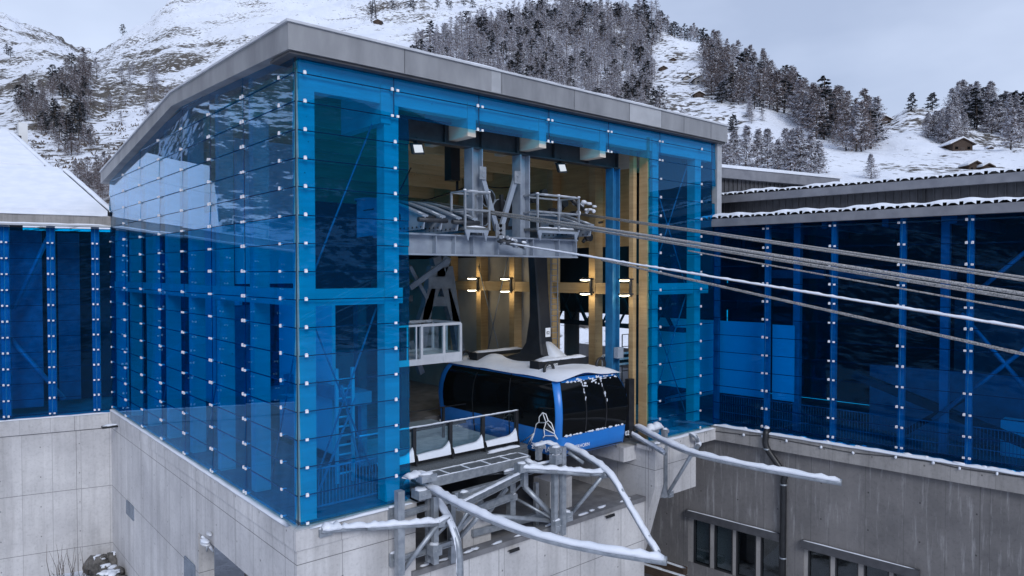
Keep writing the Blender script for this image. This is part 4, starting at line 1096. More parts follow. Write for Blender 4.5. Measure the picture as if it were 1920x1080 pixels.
# ------------------------------------------------------------------ saddles, platforms and clamps on the beam
def saddle(name, label, X, Y0, Y1, z, cat='cable saddle'):
    o = thing(name, label, cat, (X, (Y0 + Y1) / 2, z))
    for dx in (-.3, .3):
        k = 12; P = []
        for i in range(k + 1):
            t = i / k; P.append((X + dx, Y0 + (Y1 - Y0) * t, z + .42 + .82 * math.sin(math.pi * (.02 + .5 * t))))
        m = MB(); poly = P + [(X + dx, Y1, z), (X + dx, Y0 + .1, z + .1)]; m.prism(poly, (.04, 0, 0)); pl = m.build('side_plate', 'steel_light', o)
        m = MB()
        for a, b in zip(P, P[1:]): m.bar((a[0] + .02, a[1], a[2]), (b[0] + .02, b[1], b[2]), .2, .05)
        m.build('flange', 'steel_light', pl)
        m = MB(); m.tube([(X + dx - .02, Y0 + (Y1 - Y0) * .35, z + .5), (X + dx + .06, Y0 + (Y1 - Y0) * .35, z + .5)], .13, 12)
        for i in range(9): m.tube([(X + dx - .02, Y0 + .2 + i * .22, z + .16), (X + dx + .06, Y0 + .2 + i * .22, z + .16)], .03, 6)
        m.build('bolt', 'steel_dark', pl)
    m = MB(); m.bar((X, Y0 + .3, z + .45), (X, Y1, z + .95), .5, .12); m.tube([(X - .5, Y0 + .04, z + .36), (X + .5, Y0 + .04, z + .36)], .07, 8); m.build('rope_groove', 'steel_dark', o)
    m = MB(); m.snow([(X - .3, Y0 + .05, z + .51), (X - .3, Y0 + 1.0, z + .73)], .12, .05); m.snow([(X + .3, Y0 + .05, z + .51), (X + .3, Y0 + 1.0, z + .73)], .12, .05); m.build('snow', 'snow', o)
    return o
saddle('cable_saddle', 'curved blue steel cable saddle with bolted plates at the left end of the grey beam', 4.2, .2, 4.2, 7.42)
saddle('cable_saddle', 'curved steel cable saddle in the middle of the grey beam beside the left strut', 5.5, .35, 4.2, 7.42)
saddle('cable_saddle', 'curved steel cable saddle at the right end of the grey beam under a railed platform', 10.55, .2, 4.2, 7.45)
def cage(label, x0, x1, y0, y1, z0, h, parts=3):
    o = thing('maintenance_platform', label, 'platform', ((x0 + x1) / 2, (y0 + y1) / 2, z0), 'small railed platforms on the grey beam')
    m = MB(); m.box((x0, y0, z0), (x1, y1, z0 + .08)); m.build('deck', 'grating', o)
    m = MB(); m.prism([(x0, y0, z0), (x0 + .12, y0, z0 - .35), (x0 + .2, y0, z0 - .08), (x1 - .2, y0, z0 - .08), (x1 - .12, y0, z0 - .35), (x1, y0, z0)], (0, .05, 0)); m.build('bracket', 'steel_light', o)
    m = MB()
    xs = [x0 + (x1 - x0) * i / (parts - 1) for i in range(parts)]
    for x in xs: m.bar((x, y0, z0), (x, y0, z0 + h), .06, .06)
    for y in (y0, y1):
        for z in (h, h * .52): m.bar((x0, y, z0 + z), (x1, y, z0 + z), .055, .055)
    for x in (x0, x1):
        m.bar((x, y1, z0), (x, y1, z0 + h), .06, .06)
        for z in (h, h * .52): m.bar((x, y0, z0 + z), (x, y1, z0 + z), .055, .055)
    m.build('railing', 'galvanised', o)
    m = MB(); m.snow([(x0 + .05, y0 + .1, z0 + .08), (x1 - .05, y0 + .1, z0 + .08)], .18, .06)
    for x in xs: m.blob((x, y0, z0 + h + .03), (.06, .06, .03))
    m.snow([(x0, y0, z0 + h + .02), (x1, y0, z0 + h + .02)], .06, .03); m.build('snow', 'snow', o)
a = onY(872, 430, .3); b = onY(917, 362, .3); cage('narrow railed platform between the two steel columns', a.x, b.x, .3, 1.0, a.z, b.z - a.z, 2)
a = onY(1008, 437, .3); b = onY(1085, 377, .3); cage('wide railed platform right of the second steel column', a.x, b.x, .3, 1.2, a.z + .1, b.z - a.z, 3)
# V strut
vs_ = thing('strut_frame', 'V shaped pair of pale steel struts between the two columns', 'strut', (6.9, .8, 7.4))
for u0, v0, u1, v1 in ((902, 325, 932, 432), (967, 333, 938, 432)):
    a = onY(u0, v0, .72); b = onY(u1, v1, .72); m = MB(); m.bar(a, b, .1, .16); s_ = m.build('strut', 'steel_light', vs_)
    for p in (a, b):
        m = MB(); m.box((p.x - .13, .62, p.z - .2), (p.x + .13, .66, p.z + .2)); m.tube([(p.x, .6, p.z + .06), (p.x, .68, p.z + .06)], .05, 8); m.tube([(p.x, .6, p.z - .08), (p.x, .68, p.z - .08)], .05, 8)
        m.build('end_plate', 'galvanised', s_)
# drive machinery behind the platform
r2 = random.Random(12)
mc = thing('drive_machinery', 'tangle of dark drive machinery with snow patches behind the railed platform', 'machinery', (10.3, 2.6, 7.9))
m = MB(); a = onY(1000, 420, 2.4); b = onY(1078, 375, 2.4)
m.box((a.x, 2.2, 7.5), (b.x, 3.4, 8.15)); m.build('housing', 'steel_dark', mc)
m = MB()
for i in range(26):
    x = r2.uniform(a.x - .1, b.x + .2); z = r2.uniform(8.3, 9.5) - abs(x - 9.4) * .25; y = r2.uniform(1.3, 2.3)
    if r2.random() < .5: m.tube([(x, y, z), (x + r2.uniform(-.7, .7), y + r2.uniform(-.3, .3), z + r2.uniform(-.4, .3))], r2.uniform(.03, .09), 7)
    else: m.tube([(x, y, z), (x, y + .2, z)], r2.uniform(.1, .26), 12)
m.build('sheave', 'black_paint', mc)
m = MB()
for i in range(14): m.blob((r2.uniform(b.x - 1.1, b.x + .2), r2.uniform(1.2, 1.6), r2.uniform(8.3, 8.9)), (r2.uniform(.06, .18), .1, r2.uniform(.04, .1)), 0, 7, 4, .3, r2)
m.build('snow', 'snow', mc)
sg = thing('sheave_assembly', 'dark rope sheaves and brackets between the feet of the V shaped struts', 'sheaves', onY(945, 410, 1.7))
for u, v, rr_ in ((915, 372, .3), (938, 392, .34), (962, 378, .26), (975, 402, .3), (905, 410, .26)):
    p = onY(u, v, 1.7); m = MB(); m.tube([p, p + Vector((0, .12, 0))], rr_, 16); m.tube([p - Vector((0, .05, 0)), p + Vector((0, .2, 0))], .06, 8); w_ = m.build('sheave', 'black_paint', sg)
    m = MB(); m.tube([p + Vector((rr_ * math.cos(i * .5236), -.01, rr_ * math.sin(i * .5236))) for i in range(13)], .025, 6); m.build('rim', 'steel_paint', w_)
m = MB()
for u0, v0, u1, v1 in ((912, 370, 935, 425), (962, 372, 948, 425), (900, 405, 985, 398), (925, 430, 985, 425), (940, 365, 944, 430)): m.bar(onY(u0, v0, 1.6), onY(u1, v1, 1.6), .09, .12)
m.build('bracket', 'steel_dark', sg)
ck = thing('rope_clamp', 'cluster of snowy bolts and clamps where the cables leave the grey beam', 'clamp', onY(955, 455, .35))
m = MB(); c0 = onY(935, 450, .4); c1 = onY(985, 462, .3)
m.tube([c0, c1], .09, 10); m.build('socket', 'steel_dark', ck)
m = MB()
for i in range(16): p = c0.lerp(c1, r2.random()) + Vector((r2.uniform(-.1, .1), r2.uniform(-.15, .1), r2.uniform(-.1, .12))); m.tube([p, p + Vector((0, -.12, 0))], r2.uniform(.03, .07), 7)
m.build('bolt', 'galvanised', ck)
m = MB()
for i in range(7): p = c0.lerp(c1, r2.random()); m.blob(p + Vector((0, -.1, .1)), (r2.uniform(.04, .11), .06, .04))
m.build('snow', 'snow', ck)

# ------------------------------------------------------------------ lamps inside
def floodlight(u, v, Y, label):
    p = onY(u, v, Y); o = thing('floodlight', label, 'floodlight', p, 'floodlights under the dark beam')
    m = MB(); m.prism([p + Vector((-.22, -.02, .12)), p + Vector((.18, -.02, .16)), p + Vector((.18, -.14, -.18)), p + Vector((-.22, -.14, -.22))], (0, .1, .03)); m.bar(p + Vector((0, .08, .1)), p + Vector((0, .08, .32)), .2, .04); h = m.build('housing', 'black_paint', o)
    m = MB(); m.prism([p + Vector((-.16, -.04, .08)), p + Vector((.13, -.04, .11)), p + Vector((.13, -.13, -.12)), p + Vector((-.16, -.13, -.16))], (0, -.014, -.004)); m.build('lens', 'flood_glow', h)
floodlight(782, 278, .95, 'floodlight at the left end under the dark steel beam'); floodlight(1052, 314, .95, 'floodlight right of the second steel column under the dark beam')
lam = [(7.75, 'far pair second from the left'), (10.15, 'far pair at the left on the board wall'), (2.75, 'pair right of the hanger arm'), (.5, 'pair nearest the opening edge')]
LL = {10.15: 'leftmost pair of lit lamps, on the timber post beside the A shaped trestle', 7.7: 'lit twin lamp on the post left of the black hanger arm', 2.75: 'lit twin lamp on the post right of the black hanger arm', .5: 'lit twin lamp on the post at the right edge of the opening'}
for y in (10.15, 7.7, 2.75, .5):
    xw = 13.6 if y > 1 else 13.35
    o = thing('wall_lamp', LL[y], 'wall lamp', (xw, y, 5.63), 'lit lamps on the timber posts')
    m = MB(); m.bar((xw - .06, y, 5.35), (xw - .06, y, 6.0), .08, .08); m.build('bracket', 'steel_dark', o)
    for z in (5.40, 5.96):
        m = MB(); m.box((xw - .62, y - .12, z + .03), (xw - .02, y + .12, z + .09)); hd = m.build('lamp_head', 'steel_dark', o)
        m = MB(); m.blob((xw - .40, y, z + .015), (.26, .13, .045), 0, 10, 5, 0); m.build('diffuser', 'lamp_glow', hd)
        ld = bpy.data.lights.new('lamp_light', 'POINT'); ld.energy = 8 if y > 1 else 3; ld.color = (1, .78, .42); ld.shadow_soft_size = .12
        lo = bpy.data.objects.new('lamp_light', ld); COL.objects.link(lo); lo.parent = hd; lo.location = Vector((xw - .4, y, z - .1 if z < 5.7 else z + .22)) - wloc(hd)
p = onY(848, 300, 4.2); m = MB(); m.box((p.x - .2, 4.0, p.z - .75), (p.x + .2, 4.4, p.z + .75)); m.tube([(p.x, 4.2, p.z + .7), (p.x, 4.2, 10.7)], .04, 6); m.tube(smooth([(p.x + .25, 4.2, 10.7), (p.x + .3, 4.2, p.z), (p.x + .2, 4.2, p.z - 1.2)]), .02, 5); m.tube([(p.x + .22, 4.2, p.z - .7), (p.x + .22, 4.2, p.z - 1.1)], .05, 6)
single(m, 'chain_hoist', 'black_paint', 'black hoist block hanging from the timber ceiling', 'hoist')
m = MB(); r2 = random.Random(3)
for a, b in (((4.3, 5, 8.7), (6.8, 7, 8.9)), ((3.5, 3, 8.2), (9, 4.5, 9.6)), ((9, 4.5, 9.6), (12, 5, 9.9)), ((4.8, 4.2, 8.1), (6, 4.2, 9.9))): m.tube(smooth([a, (Vector(a) + Vector(b)) / 2 - Vector((0, 0, .15)), b]), .025, 5)
single(m, 'power_cable', 'black_paint', 'loose dark power cables strung below the timber ceiling', 'power cable')

# dark A shaped trestle at the left
tr = thing('trestle', 'dark steel A shaped trestle in front of the lit board wall', 'trestle', (8.2, 8.5, .3))
for u0, v0, u1, v1 in ((806, 560, 836, 482), (838, 560, 815, 482), (795, 605, 812, 500), (853, 605, 838, 500)):
    a = onY(u0, v0, 8); b = onY(u1, v1, 8); a = b + (a - b) * 1.6; m = MB(); m.bar(a, b, .32, .4); m.build('leg', 'steel_paint', tr)
m = MB(); a = onY(800, 565, 8); b = onY(850, 565, 8); m.bar(a, b, .3, .4); a = onY(800, 530, 7.9); b = onY(848, 530, 7.9); m.bar(a, b, .3, .5); m.build('crossbar', 'steel_paint', tr)
m = MB(); m.bar(onY(768, 540, 6), onY(840, 488, 6), .14, .2); m.bar(onY(768, 500, 6.4), onY(800, 560, 6.4), .12, .14); m.bar(onY(790, 700, 5), onY(768, 640, 5), .2, .2); m.build('brace', 'steel_paint', tr)

# glazed basket
bk = thing('service_basket', 'small white framed service basket with glass panels beside the cabin', 'basket', onY(820, 680, 3.2))
a = onY(790, 684, 3.2); b = onY(863, 606, 3.2); x0, x1, z0, z1 = a.x, b.x, a.z, b.z; y0, y1 = 3.2, 4.9
m = MB()
for x in (x0, (x0 + x1) / 2 + .1, x1): m.bar((x, y0, z0), (x, y0, z1), .09, .09)
for y in (y0 + .85, y1):
    for x in (x0, x1): m.bar((x, y, z0), (x, y, z1), .08, .08)
for z in (z0 + .28, z1): m.bar((x0, y0, z), (x1, y0, z), .07, .09); m.bar((x0, y0, z), (x0, y1, z), .07, .09); m.bar((x1, y0, z), (x1, y1, z), .07, .09); m.bar((x0, y1, z), (x1, y1, z), .07, .09)
m.build('frame', 'white_metal', bk)
m = MB(); m.box((x0, y0 - .03, z0), (x1, y1, z0 + .26)); m.build('tray', 'white_metal', bk)
m = MB()
m.box((x0 + .05, y0, z0 + .3), (x1 - .05, y0 + .012, z1 - .05)); m.box((x0, y0 + .05, z0 + .3), (x0 + .012, y1, z1 - .05)); m.box((x1 - .012, y0 + .05, z0 + .3), (x1, y1, z1 - .05)); m.build('glass_panel', 'clear_glass', bk)
m = MB(); m.bar((x0 - 1.6, y0, z0 + .1), (x0, y0, z0 + .1), .12, .2); m.bar((x0 - 1.6, y0, z1), (x0, y0, z1), .06, .06)
for i in range(5): m.bar((x0 - 1.6 + .35 * i, y0, z0), (x0 - 1.6 + .35 * i, y0, z1), .04, .04)
m.build('walkway_rail', 'white_metal', bk)

# ------------------------------------------------------------------ platform railing with glass infill
gr = thing('glass_railing', 'black post railing with glass infill and snow drifted along its foot at the boarding platform', 'railing', (6.0, 1.5, .4))
P0 = onY(768, 869, 1.5); P1 = onY(971.5, 831, 1.5); zt = onY(770, 803, 1.5).z; zb = .5
X0, X1 = P0.x - 1.8, P1.x; zf = (P0.z + P1.z) / 2
m = MB(); m.bar((X0, 1.5, zf + .10), (X1, 1.5, zf + .10), .08, .22); m.build('kick_plate', 'black_paint', gr)
for u in (776, 844, 905, 968):
    p = onY(u, 820, 1.5); m = MB(); m.bar((p.x, 1.5, zf - .15), (p.x, 1.5, zt), .10, .12); m.bar((p.x, 1.40, zf - .2), (p.x, 1.40, zf + .15), .12, .05); m.build('post', 'black_paint', gr)
m = MB(); m.tube([(X0, 1.5, zt), (X1, 1.5, zt)], .03, 8); m.build('handrail', 'galvanised', gr)
m = MB(); m.box((X0, 1.53, zf + .2), (X1, 1.545, zt - .06)); m.build('glass_panel', 'clear_glass', gr)
m = MB(); m.snow([(X0, 1.5, zt + .02), (X1, 1.5, zt + .02)], .06, .03, step=.1)
us = [p.x for p in [onY(u, 820, 1.5) for u in (700, 776, 844, 905, 968)]]
for a, b in zip(us, us[1:]):                        # drifts climbing towards each post
    n = 10; vs = []
    for i in range(n + 1):
        t = i / n; x = a + .07 + (b - a - .14) * t; h = .07 + .04 * math.sin(t * 2) + .22 * max(0, (t - .72) / .28) ** 2
        vs += [(x, 1.34, zf + .10), (x, 1.40, zf + .2 + h * .6), (x, 1.47, zf + .20 + h), (x, 1.52, zf + .2)]
    m.add(vs, [(i * 4 + j, (i + 1) * 4 + j, (i + 1) * 4 + j + 1, i * 4 + j + 1) for i in range(n) for j in range(3)], 0, True)
m.build('snow', 'snow', gr)
m = MB(); m.box((3.2, 1.9, .31), (8.7, 7, .36)); dk = single(m, 'platform_snow', 'shaded_snow', 'thin snow with shade put into its colour lying on the boarding platform behind the glass railing', 'snow'); dk['kind'] = 'stuff'
# far railing across the platform
m = MB(); m.tube([(3.4, 4.0, 1.45), (8.2, 4.0, 1.45)], .025, 6)
for x in (3.6, 5.4, 7.2): m.bar((x, 4.0, .3), (x, 4.0, 1.45), .08, .08)
m.bar((3.4, 4.0, .8), (8.2, 4.0, .8), .04, .1)
single(m, 'inner_railing', 'black_paint', 'dark railing farther inside along the boarding platform', 'railing')
# right side railing and instrument box
m = MB(); a = onY(1172, 694, .4); m.box((13.0, .3, .1), (13.3, .5, 2.3)); single(m, 'gate_post', 'black_paint', 'black gate post at the right side of the cabin bay', 'post')
p = onY(1158, 661, .75); m = MB(); m.box((p.x - .16, .6, p.z - .2), (p.x + .16, .8, p.z + .2)); single(m, 'junction_box', 'steel_light', 'pale grey junction box fixed on the steel column tinted for blue glass light', 'junction box')
p = onX(1155, 674, 13.5); o = thing('notice_frame', 'white framed board with two dark rows beside the blue column', 'notice board', (13.4, 2.2, 2.6))
a = onY(1130, 687, 2.0); b = onY(1182, 661, 2.0); m = MB()
for z in (a.z, (a.z + b.z) / 2, b.z): m.bar((a.x, 2, z), (b.x, 2, z), .05, .08)
for x in (a.x, b.x): m.bar((x, 2, a.z), (x, 2, b.z), .05, .08)
m.build('frame', 'white_paint', o); m = MB(); m.box((a.x, 2.01, a.z), (b.x, 2.03, b.z)); m.build('board', 'black_paint', o)

# ------------------------------------------------------------------ behind the left glass: ladder, railing, gantry
ld = thing('ladder', 'upright metal ladder behind the glass near the station corner', 'ladder', (2.4, 2.5, 0))
a = onY(632, 905, 2.4); b = onY(662, 905, 2.4); zt = onY(645, 690, 2.4).z
for x in (a.x, b.x): m = MB(); m.bar((x, 2.4, .02), (x, 2.4, zt), .09, .09); m.build('stile', 'white_metal', ld)
for i in range(11): m = MB(); m.tube([(a.x, 2.4, .3 + .28 * i), (b.x, 2.4, .3 + .28 * i)], .035, 6); m.build('rung', 'white_metal', ld)
m = MB()
for i in range(26): m.box((.62 + i * .1, .62, .05), (.635 + i * .1, .635, 1.1))
for z in (.1, 1.1): m.box((.6, .61, z - .02), (3.2, .645, z + .02))
single(m, 'bar_railing', 'steel_light', 'upright bar railing just inside the front glass corner', 'railing')
gn = thing('gantry', 'steel gantry with a thick end beam behind the corner glass', 'gantry', (3.2, 5, 0))
m = MB(); a = onY(664, 737, 2.7); b = onY(697, 757, 2.7); m.box((a.x, 2.7, b.z), (b.x, 8, a.z)); m.build('beam', 'steel_light', gn)
for y in (2.9, 5.2, 7.6): m = MB(); m.box((b.x - .25, y, 0), (b.x - .05, y + .22, b.z)); m.build('leg', 'steel_paint', gn)
m = MB(); m.box((1.0, 5.2, 2.2), (a.x, 5.6, 2.6)); m.box((.9, 5.2, 0), (1.1, 5.4, 2.2)); m.build('cross_beam', 'steel_light', gn)
m = MB(); m.bar((1.4, 1.9, .02), (2.6, 1.9, 2.6), .05, .05); m.bar((2.9, 2.0, .02), (2.2, 2.0, 3.0), .05, .05); m.build('brace', 'steel_light', gn)
m = MB(); m.box((4.3, 9, 0), (6.8, 11, 3.2)); m.box((1.6, 9.5, 0), (3.0, 11, 5)); single(m, 'control_cabinet', 'steel_paint', 'grey control cabinets deep inside behind the corner glass', 'cabinet')
m = MB(); m.box((3.4, 3.5, 5.3), (5.6, 9.5, 5.5)); 
for x in (3.6, 5.2): m.box((x, 3.6, .3), (x + .3, 3.9, 5.3)); m.box((x, 9, .3), (x + .3, 9.3, 5.3))
m.bar((3.6, 3.5, 6.5), (5.5, 3.5, 6.5), .06, .06); m.bar((3.6, 3.5, 6.0), (5.5, 3.5, 6.0), .05, .05)
single(m, 'mezzanine', 'steel_dark', 'dark steel mezzanine inside the hall left of the cabin', 'mezzanine')
# outside the far side opening: snow terrace with a round pillar and fence
m = MB(); m.box((18.3, 4.2, -.4), (40, 18, .28)); o = single(m, 'snow_terrace', 'snow', None, None); o['kind'] = 'structure'
pl = thing('round_pillar', 'grey round concrete pillar on a square foot seen through the hall', 'pillar', (20.5, 7.2, .28))
p = onX(1072, 645, 20.5); m = MB(); m.tube([(20.5, p.y, .5), (20.5, p.y, 5.6)], .42, 16); m.build('shaft', 'coping_concrete', pl); m = MB(); m.box((19.95, p.y - .6, .29), (21.05, p.y + .6, .8)); m.build('foot', 'coping_concrete', pl)
m = MB(); m.box((27, 4.4, .28), (27.2, 17, 1.5)); 
single(m, 'parapet', 'coping_concrete', 'low grey parapet at the back of the snowy terrace', 'parapet')
m = MB(); m.box((18.1, 4.2, 4.3), (34, 14, 5.6)); single(m, 'terrace_canopy', 'interior_dark', 'dark canopy over the terrace beyond the hall opening', 'canopy')
m = MB()
for i in range(7): m.tube([(19.5 + i * .5, 6.2, .3), (19.5 + i * .5, 6.2, 3.2)], .03, 5)
for z in (.8, 1.4, 2, 2.6, 3.2): m.tube([(19.5, 6.2, z), (22.5, 6.2, z)], .02, 5)
single(m, 'wire_gate', 'steel_paint', 'wire gate on the terrace seen past the blue column', 'gate')

# ------------------------------------------------------------------ cabin guides in front of the opening
def tube_rail(name, pts, r, label, group='snow topped guide rails of the cabin bay', snow=.23, cat='guide rail', sh=.13):
    m = MB(); P = smooth(pts, 8); m.tube(P, r, 10); o = single(m, name, 'galvanised', label, cat, group)
    m = MB(); rr = random.Random(len(pts) * 7 + int(r * 100)); m.snow([p + Vector((0, 0, r * .45)) for p in P], snow, sh, jit=.26, step=.14, rnd=rr); m.build('snow', 'snow', o)
    return o
# measured in the picture, placed at rail height
B = [onZ(775, 897, .3), onZ(878, 955, .18), onZ(1000, 1003, .06), onZ(1120, 1031, .0), onZ(1250, 1052, -.02)]
tube_rail('guide_rail', B, .10, 'long straight snowy guide rail reaching out from the left frame')
Cr = [onX(1048, 832, 9.5), onX(1098, 856, 9.5), onX(1143, 889, 9.5), onX(1180, 949, 9.5), onX(1210, 1000, 9.5), onX(1237, 1043, 9.5)]
tube_rail('guide_rail', Cr, .095, 'curved snowy guide rail bending down in front of the cabin')
Ar = [onX(752, 912, 3.9), onX(786, 908, 3.9), onX(812, 931, 3.9), onX(838, 968, 3.9), onX(857, 1015, 3.9), onX(862, 1060, 3.9), onX(862, 1120, 3.9)]
tube_rail('guide_rail', Ar, .10, 'snowy guide rail bending steeply down at the left frame')
Dr = [onZ(1192, 800, .45), onZ(1240, 825, .3), onZ(1300, 850, .12), onZ(1400, 873, .02), onZ(1480, 888, -.04), onZ(1578, 905, -.1)]
tube_rail('guide_rail', Dr, .10, 'snowy guide rail reaching out to the right of the cabin')
D2 = [onX(1180, 812, 13.2), onX(1215, 832, 13.2), onX(1248, 852, 13.2)]
tube_rail('guide_rail', D2, .07, 'short snowy rail end beneath the right guide rail', snow=.12)

def gframe(name, label, loc, posts, bars, tubes, plates, snows):
    o = thing(name, label, 'steel frame', loc)
    for a, b, w in posts: m = MB(); m.bar(a, b, w, w); m.build('post', 'galvanised', o)
    for a, b, w, h in bars: m = MB(); m.ibeam(a, b, w, h, .02, .02); m.build('beam', 'galvanised', o)
    for a, b, r in tubes: m = MB(); m.tube([a, b], r, 8); m.build('strut', 'galvanised', o)
    for c, s in plates:
        m = MB(); m.box(Vector(c) - Vector(s) / 2, Vector(c) + Vector(s) / 2)
        for dx in (-.06, .06): m.tube([Vector(c) + Vector((dx, -s[1] / 2 - .03, 0)), Vector(c) + Vector((dx, s[1] / 2 + .03, 0))], .03, 6)
        m.build('bolted_plate', 'galvanised', o)
    m = MB(); rr = random.Random(5)
    for pts, w, h in snows: m.snow(pts, w * 1.15, h * 1.2, jit=.3, step=.1, rnd=rr)
    for c, s in plates: m.blob(Vector(c) + Vector((0, 0, s[2] / 2)), (max(.06, s[0] * .5), max(.06, s[1] * .5), .05), 0, 8, 4, .25, rr)
    m.build('snow', 'snow', o)
    return o
Z = Vector((0, 0, 1))
y1 = -.55
p1 = onY(749, 920, y1); p2 = onY(803, 905, -.3); p3 = onY(847, 940, -.2); p4 = onY(815, 930, y1)
zb = onY(749, 1078, y1).z
arm0 = onY(603, 996, -.28); j = onY(822, 982, -.9); jj = onX(842, 970, 3.9)
gframe('guide_truss', 'galvanised steel frame with a long snowy arm at the left of the opening', (3.6, -.4, -2), 
       [(p1, (p1.x, y1, zb), .2), (p2, (p2.x, -.3, zb), .14), (p4, (p4.x, y1, zb), .16), (p3, (p3.x, -.2, zb - .3), .16)],
       [(onY(752, 965, -.3), onY(850, 935, -.3), .12, .16), ((p1.x, -.3, zb + .3), (p3.x, -.25, zb + .3), .12, .16)],
       [(j, (p1.x + .1, -.5, zb + .05), .07), (onY(846, 975, -.4), (p4.x + .1, -.4, zb + .7), .06), (jj, (p4.x + .25, -.3, zb + .9), .07), (onY(905, 960, -1.0), (p3.x + .2, -.3, zb + .4), .07), (onY(880, 955, -.9), onY(845, 1010, -.4), .05),
        (arm0, onY(688, 990, -.42), .06), (onY(688, 990, -.42), j, .075), (j, jj, .08)],
       [(onY(737, 962, -.2), (.3, .12, .34)), (onY(740, 1048, -.2), (.3, .12, .34)), (onY(610, 997, -.2), (.34, .12, .2)), (onY(825, 980, -.9), (.2, .2, .2)), (onY(815, 1030, -.6), (.3, .3, .3)), (onY(800, 895, -.5), (.5, .3, .2)), (onY(790, 925, -.4), (.4, .4, .24))],
       [([arm0 + Z * .06, onY(640, 992, -.35) + Z * .06], .3, .12), ([onY(640, 992, -.35) + Z * .05, onY(688, 990, -.42) + Z * .05, j + Z * .07, jj + Z * .07], .2, .1), ([onY(760, 897, -.4), onY(795, 885, -.2)], .3, .1), ([p4 + Z * .02, p4 + Vector((.2, .2, .05))], .26, .1)])
# middle frame
y2 = -.55
q1 = onY(1040, 836, y2); q2 = onY(1055, 838, y2 - .15); zb2 = onY(1040, 1000, y2).z
m1 = onX(1133, 889, 9.45); arm = onY(975, 880, -.3)
gframe('guide_truss', 'galvanised steel frame with posts and braces below the cabin front', (9.2, -.4, -2),
       [(q1, (q1.x, y2, zb2), .17), (q2, (q2.x, y2 - .15, zb2 - .05), .17), (onY(1010, 838, .1), onY(1010, 862, .1), .16), (onY(983, 885, .1), onY(983, 912, .1), .18), (onY(958, 880, .6), onY(958, 965, .6), .22)],
       [(onZ(858, 948, -.15), onZ(975, 890, -.1), .14, .28), (onZ(895, 955, -.9), onZ(962, 930, -.9), .12, .22)],
       [(onY(983, 912, .1), onY(1035, 965, -.35), .09), (onY(968, 935, .5), onY(1035, 972, -.4), .05), (m1, onY(1067, 968, y2), .065), (onY(962, 925, .6), onY(985, 900, .2), .04), (onY(900, 965, 0), onY(1030, 976, -.3), .07),
        (arm, onY(1043, 884, -.8), .09), (onY(1043, 884, -.8), onY(1105, 889, -1.3), .085), (onY(1105, 889, -1.3), m1, .07), (onY(1065, 848, -.5), onY(1094, 868, -.9), .06), (onY(945, 888, .4), onY(1040, 868, -.2), .05), (onZ(905, 890, -.3), onZ(960, 885, -.3), .04)],
       [(onY(978, 876, -.3), (.36, .3, .26)), (onY(1043, 860, -.6), (.34, .3, .3)), (onY(1043, 843, -.6), (.34, .3, .2)), (onY(1062, 967, -.6), (.3, .3, .3)), (onY(1045, 985, -.6), (.34, .2, .36)), (m1, (.2, .2, .2)), (onY(960, 932, .5), (.3, .2, .2)), (onY(1012, 838, .1), (.36, .2, .1)), (onY(870, 935, -.7), (.24, .24, .4))],
       [([arm + Z * .08, onY(1043, 884, -.8) + Z * .08, onY(1105, 889, -1.3) + Z * .08, m1 + Z * .08], .24, .1), ([onY(985, 866, .1), onY(1015, 872, .1)], .3, .1), ([onY(1000, 838, .1) + Z * .04, onY(1022, 832, .1) + Z * .05], .24, .06), ([onZ(858, 944, .0), onZ(975, 886, .05)], .12, .03), ([onY(1020, 828, .2), onY(1050, 838, -.3)], .2, .09), ([onY(945, 886, .4) + Z * .04, onY(1040, 866, -.2) + Z * .04], .12, .05)])
m = MB()
for u0, v0, u1, v1 in ((885, 1000, 1035, 960), (850, 930, 960, 900)):
    m.bar(onY(u0, v0, .5), onY(u1, v1, .5), .16, .2)
for u, v in ((1005, 905),): p = onY(u, v, .5); m.bar(p, p - Z * 1.6, .14, .14)
m.bar(onY(845, 1010, .2), onY(905, 940, .4), .1, .12); m.bar(onY(905, 975, .3), onY(950, 915, .4), .1, .12)
single(m, 'support_frame', 'galvanised', 'steel beams carrying the walkway over the concrete pit', 'steel frame')
# grating walkway
wk = thing('grating_walkway', 'narrow steel grating walkway edged with snow under the boarding platform', 'walkway', (6.4, .9, .1))
a = onY(800, 897, .7); b = onY(990, 848, .7); z = (a.z + b.z) / 2 - .06
m = MB(); m.box((a.x, .6, z - .05), (b.x, 1.15, z)); m.build('grating', 'grating', wk)
m = MB(); m.bar((a.x, .6, z - .12), (b.x, .6, z - .12), .06, .28); m.bar((a.x, 1.2, z - .1), (b.x, 1.2, z - .1), .06, .24); m.build('edge_beam', 'galvanised', wk)
m = MB(); m.snow([(a.x, .6, z + .01), (b.x, .6, z + .01)], .06, .04, step=.12); m.snow([(a.x, 1.2, z + .01), (b.x, 1.2, z + .01)], .05, .04, step=.12)
for i in range(6): x = a.x + (b.x - a.x) * i / 5; m.snow([(x, .6, z + .01), (x, 1.2, z + .01)], .06, .03, step=.1)
m.snow([onY(912, 850, 1.3), onY(972, 836, 1.3)], .22, .09); m.build('snow', 'snow', wk)
m = MB(); m.box((X0, 1.25, -.3), (X1 + .2, 1.6, zf - .05)); m.box((X0, 1.2, zf - .5), (X1 + .2, 1.25, zf - .2)); single(m, 'platform_edge', 'grating', 'grey metal edge of the boarding platform below the glass railing', 'platform edge')
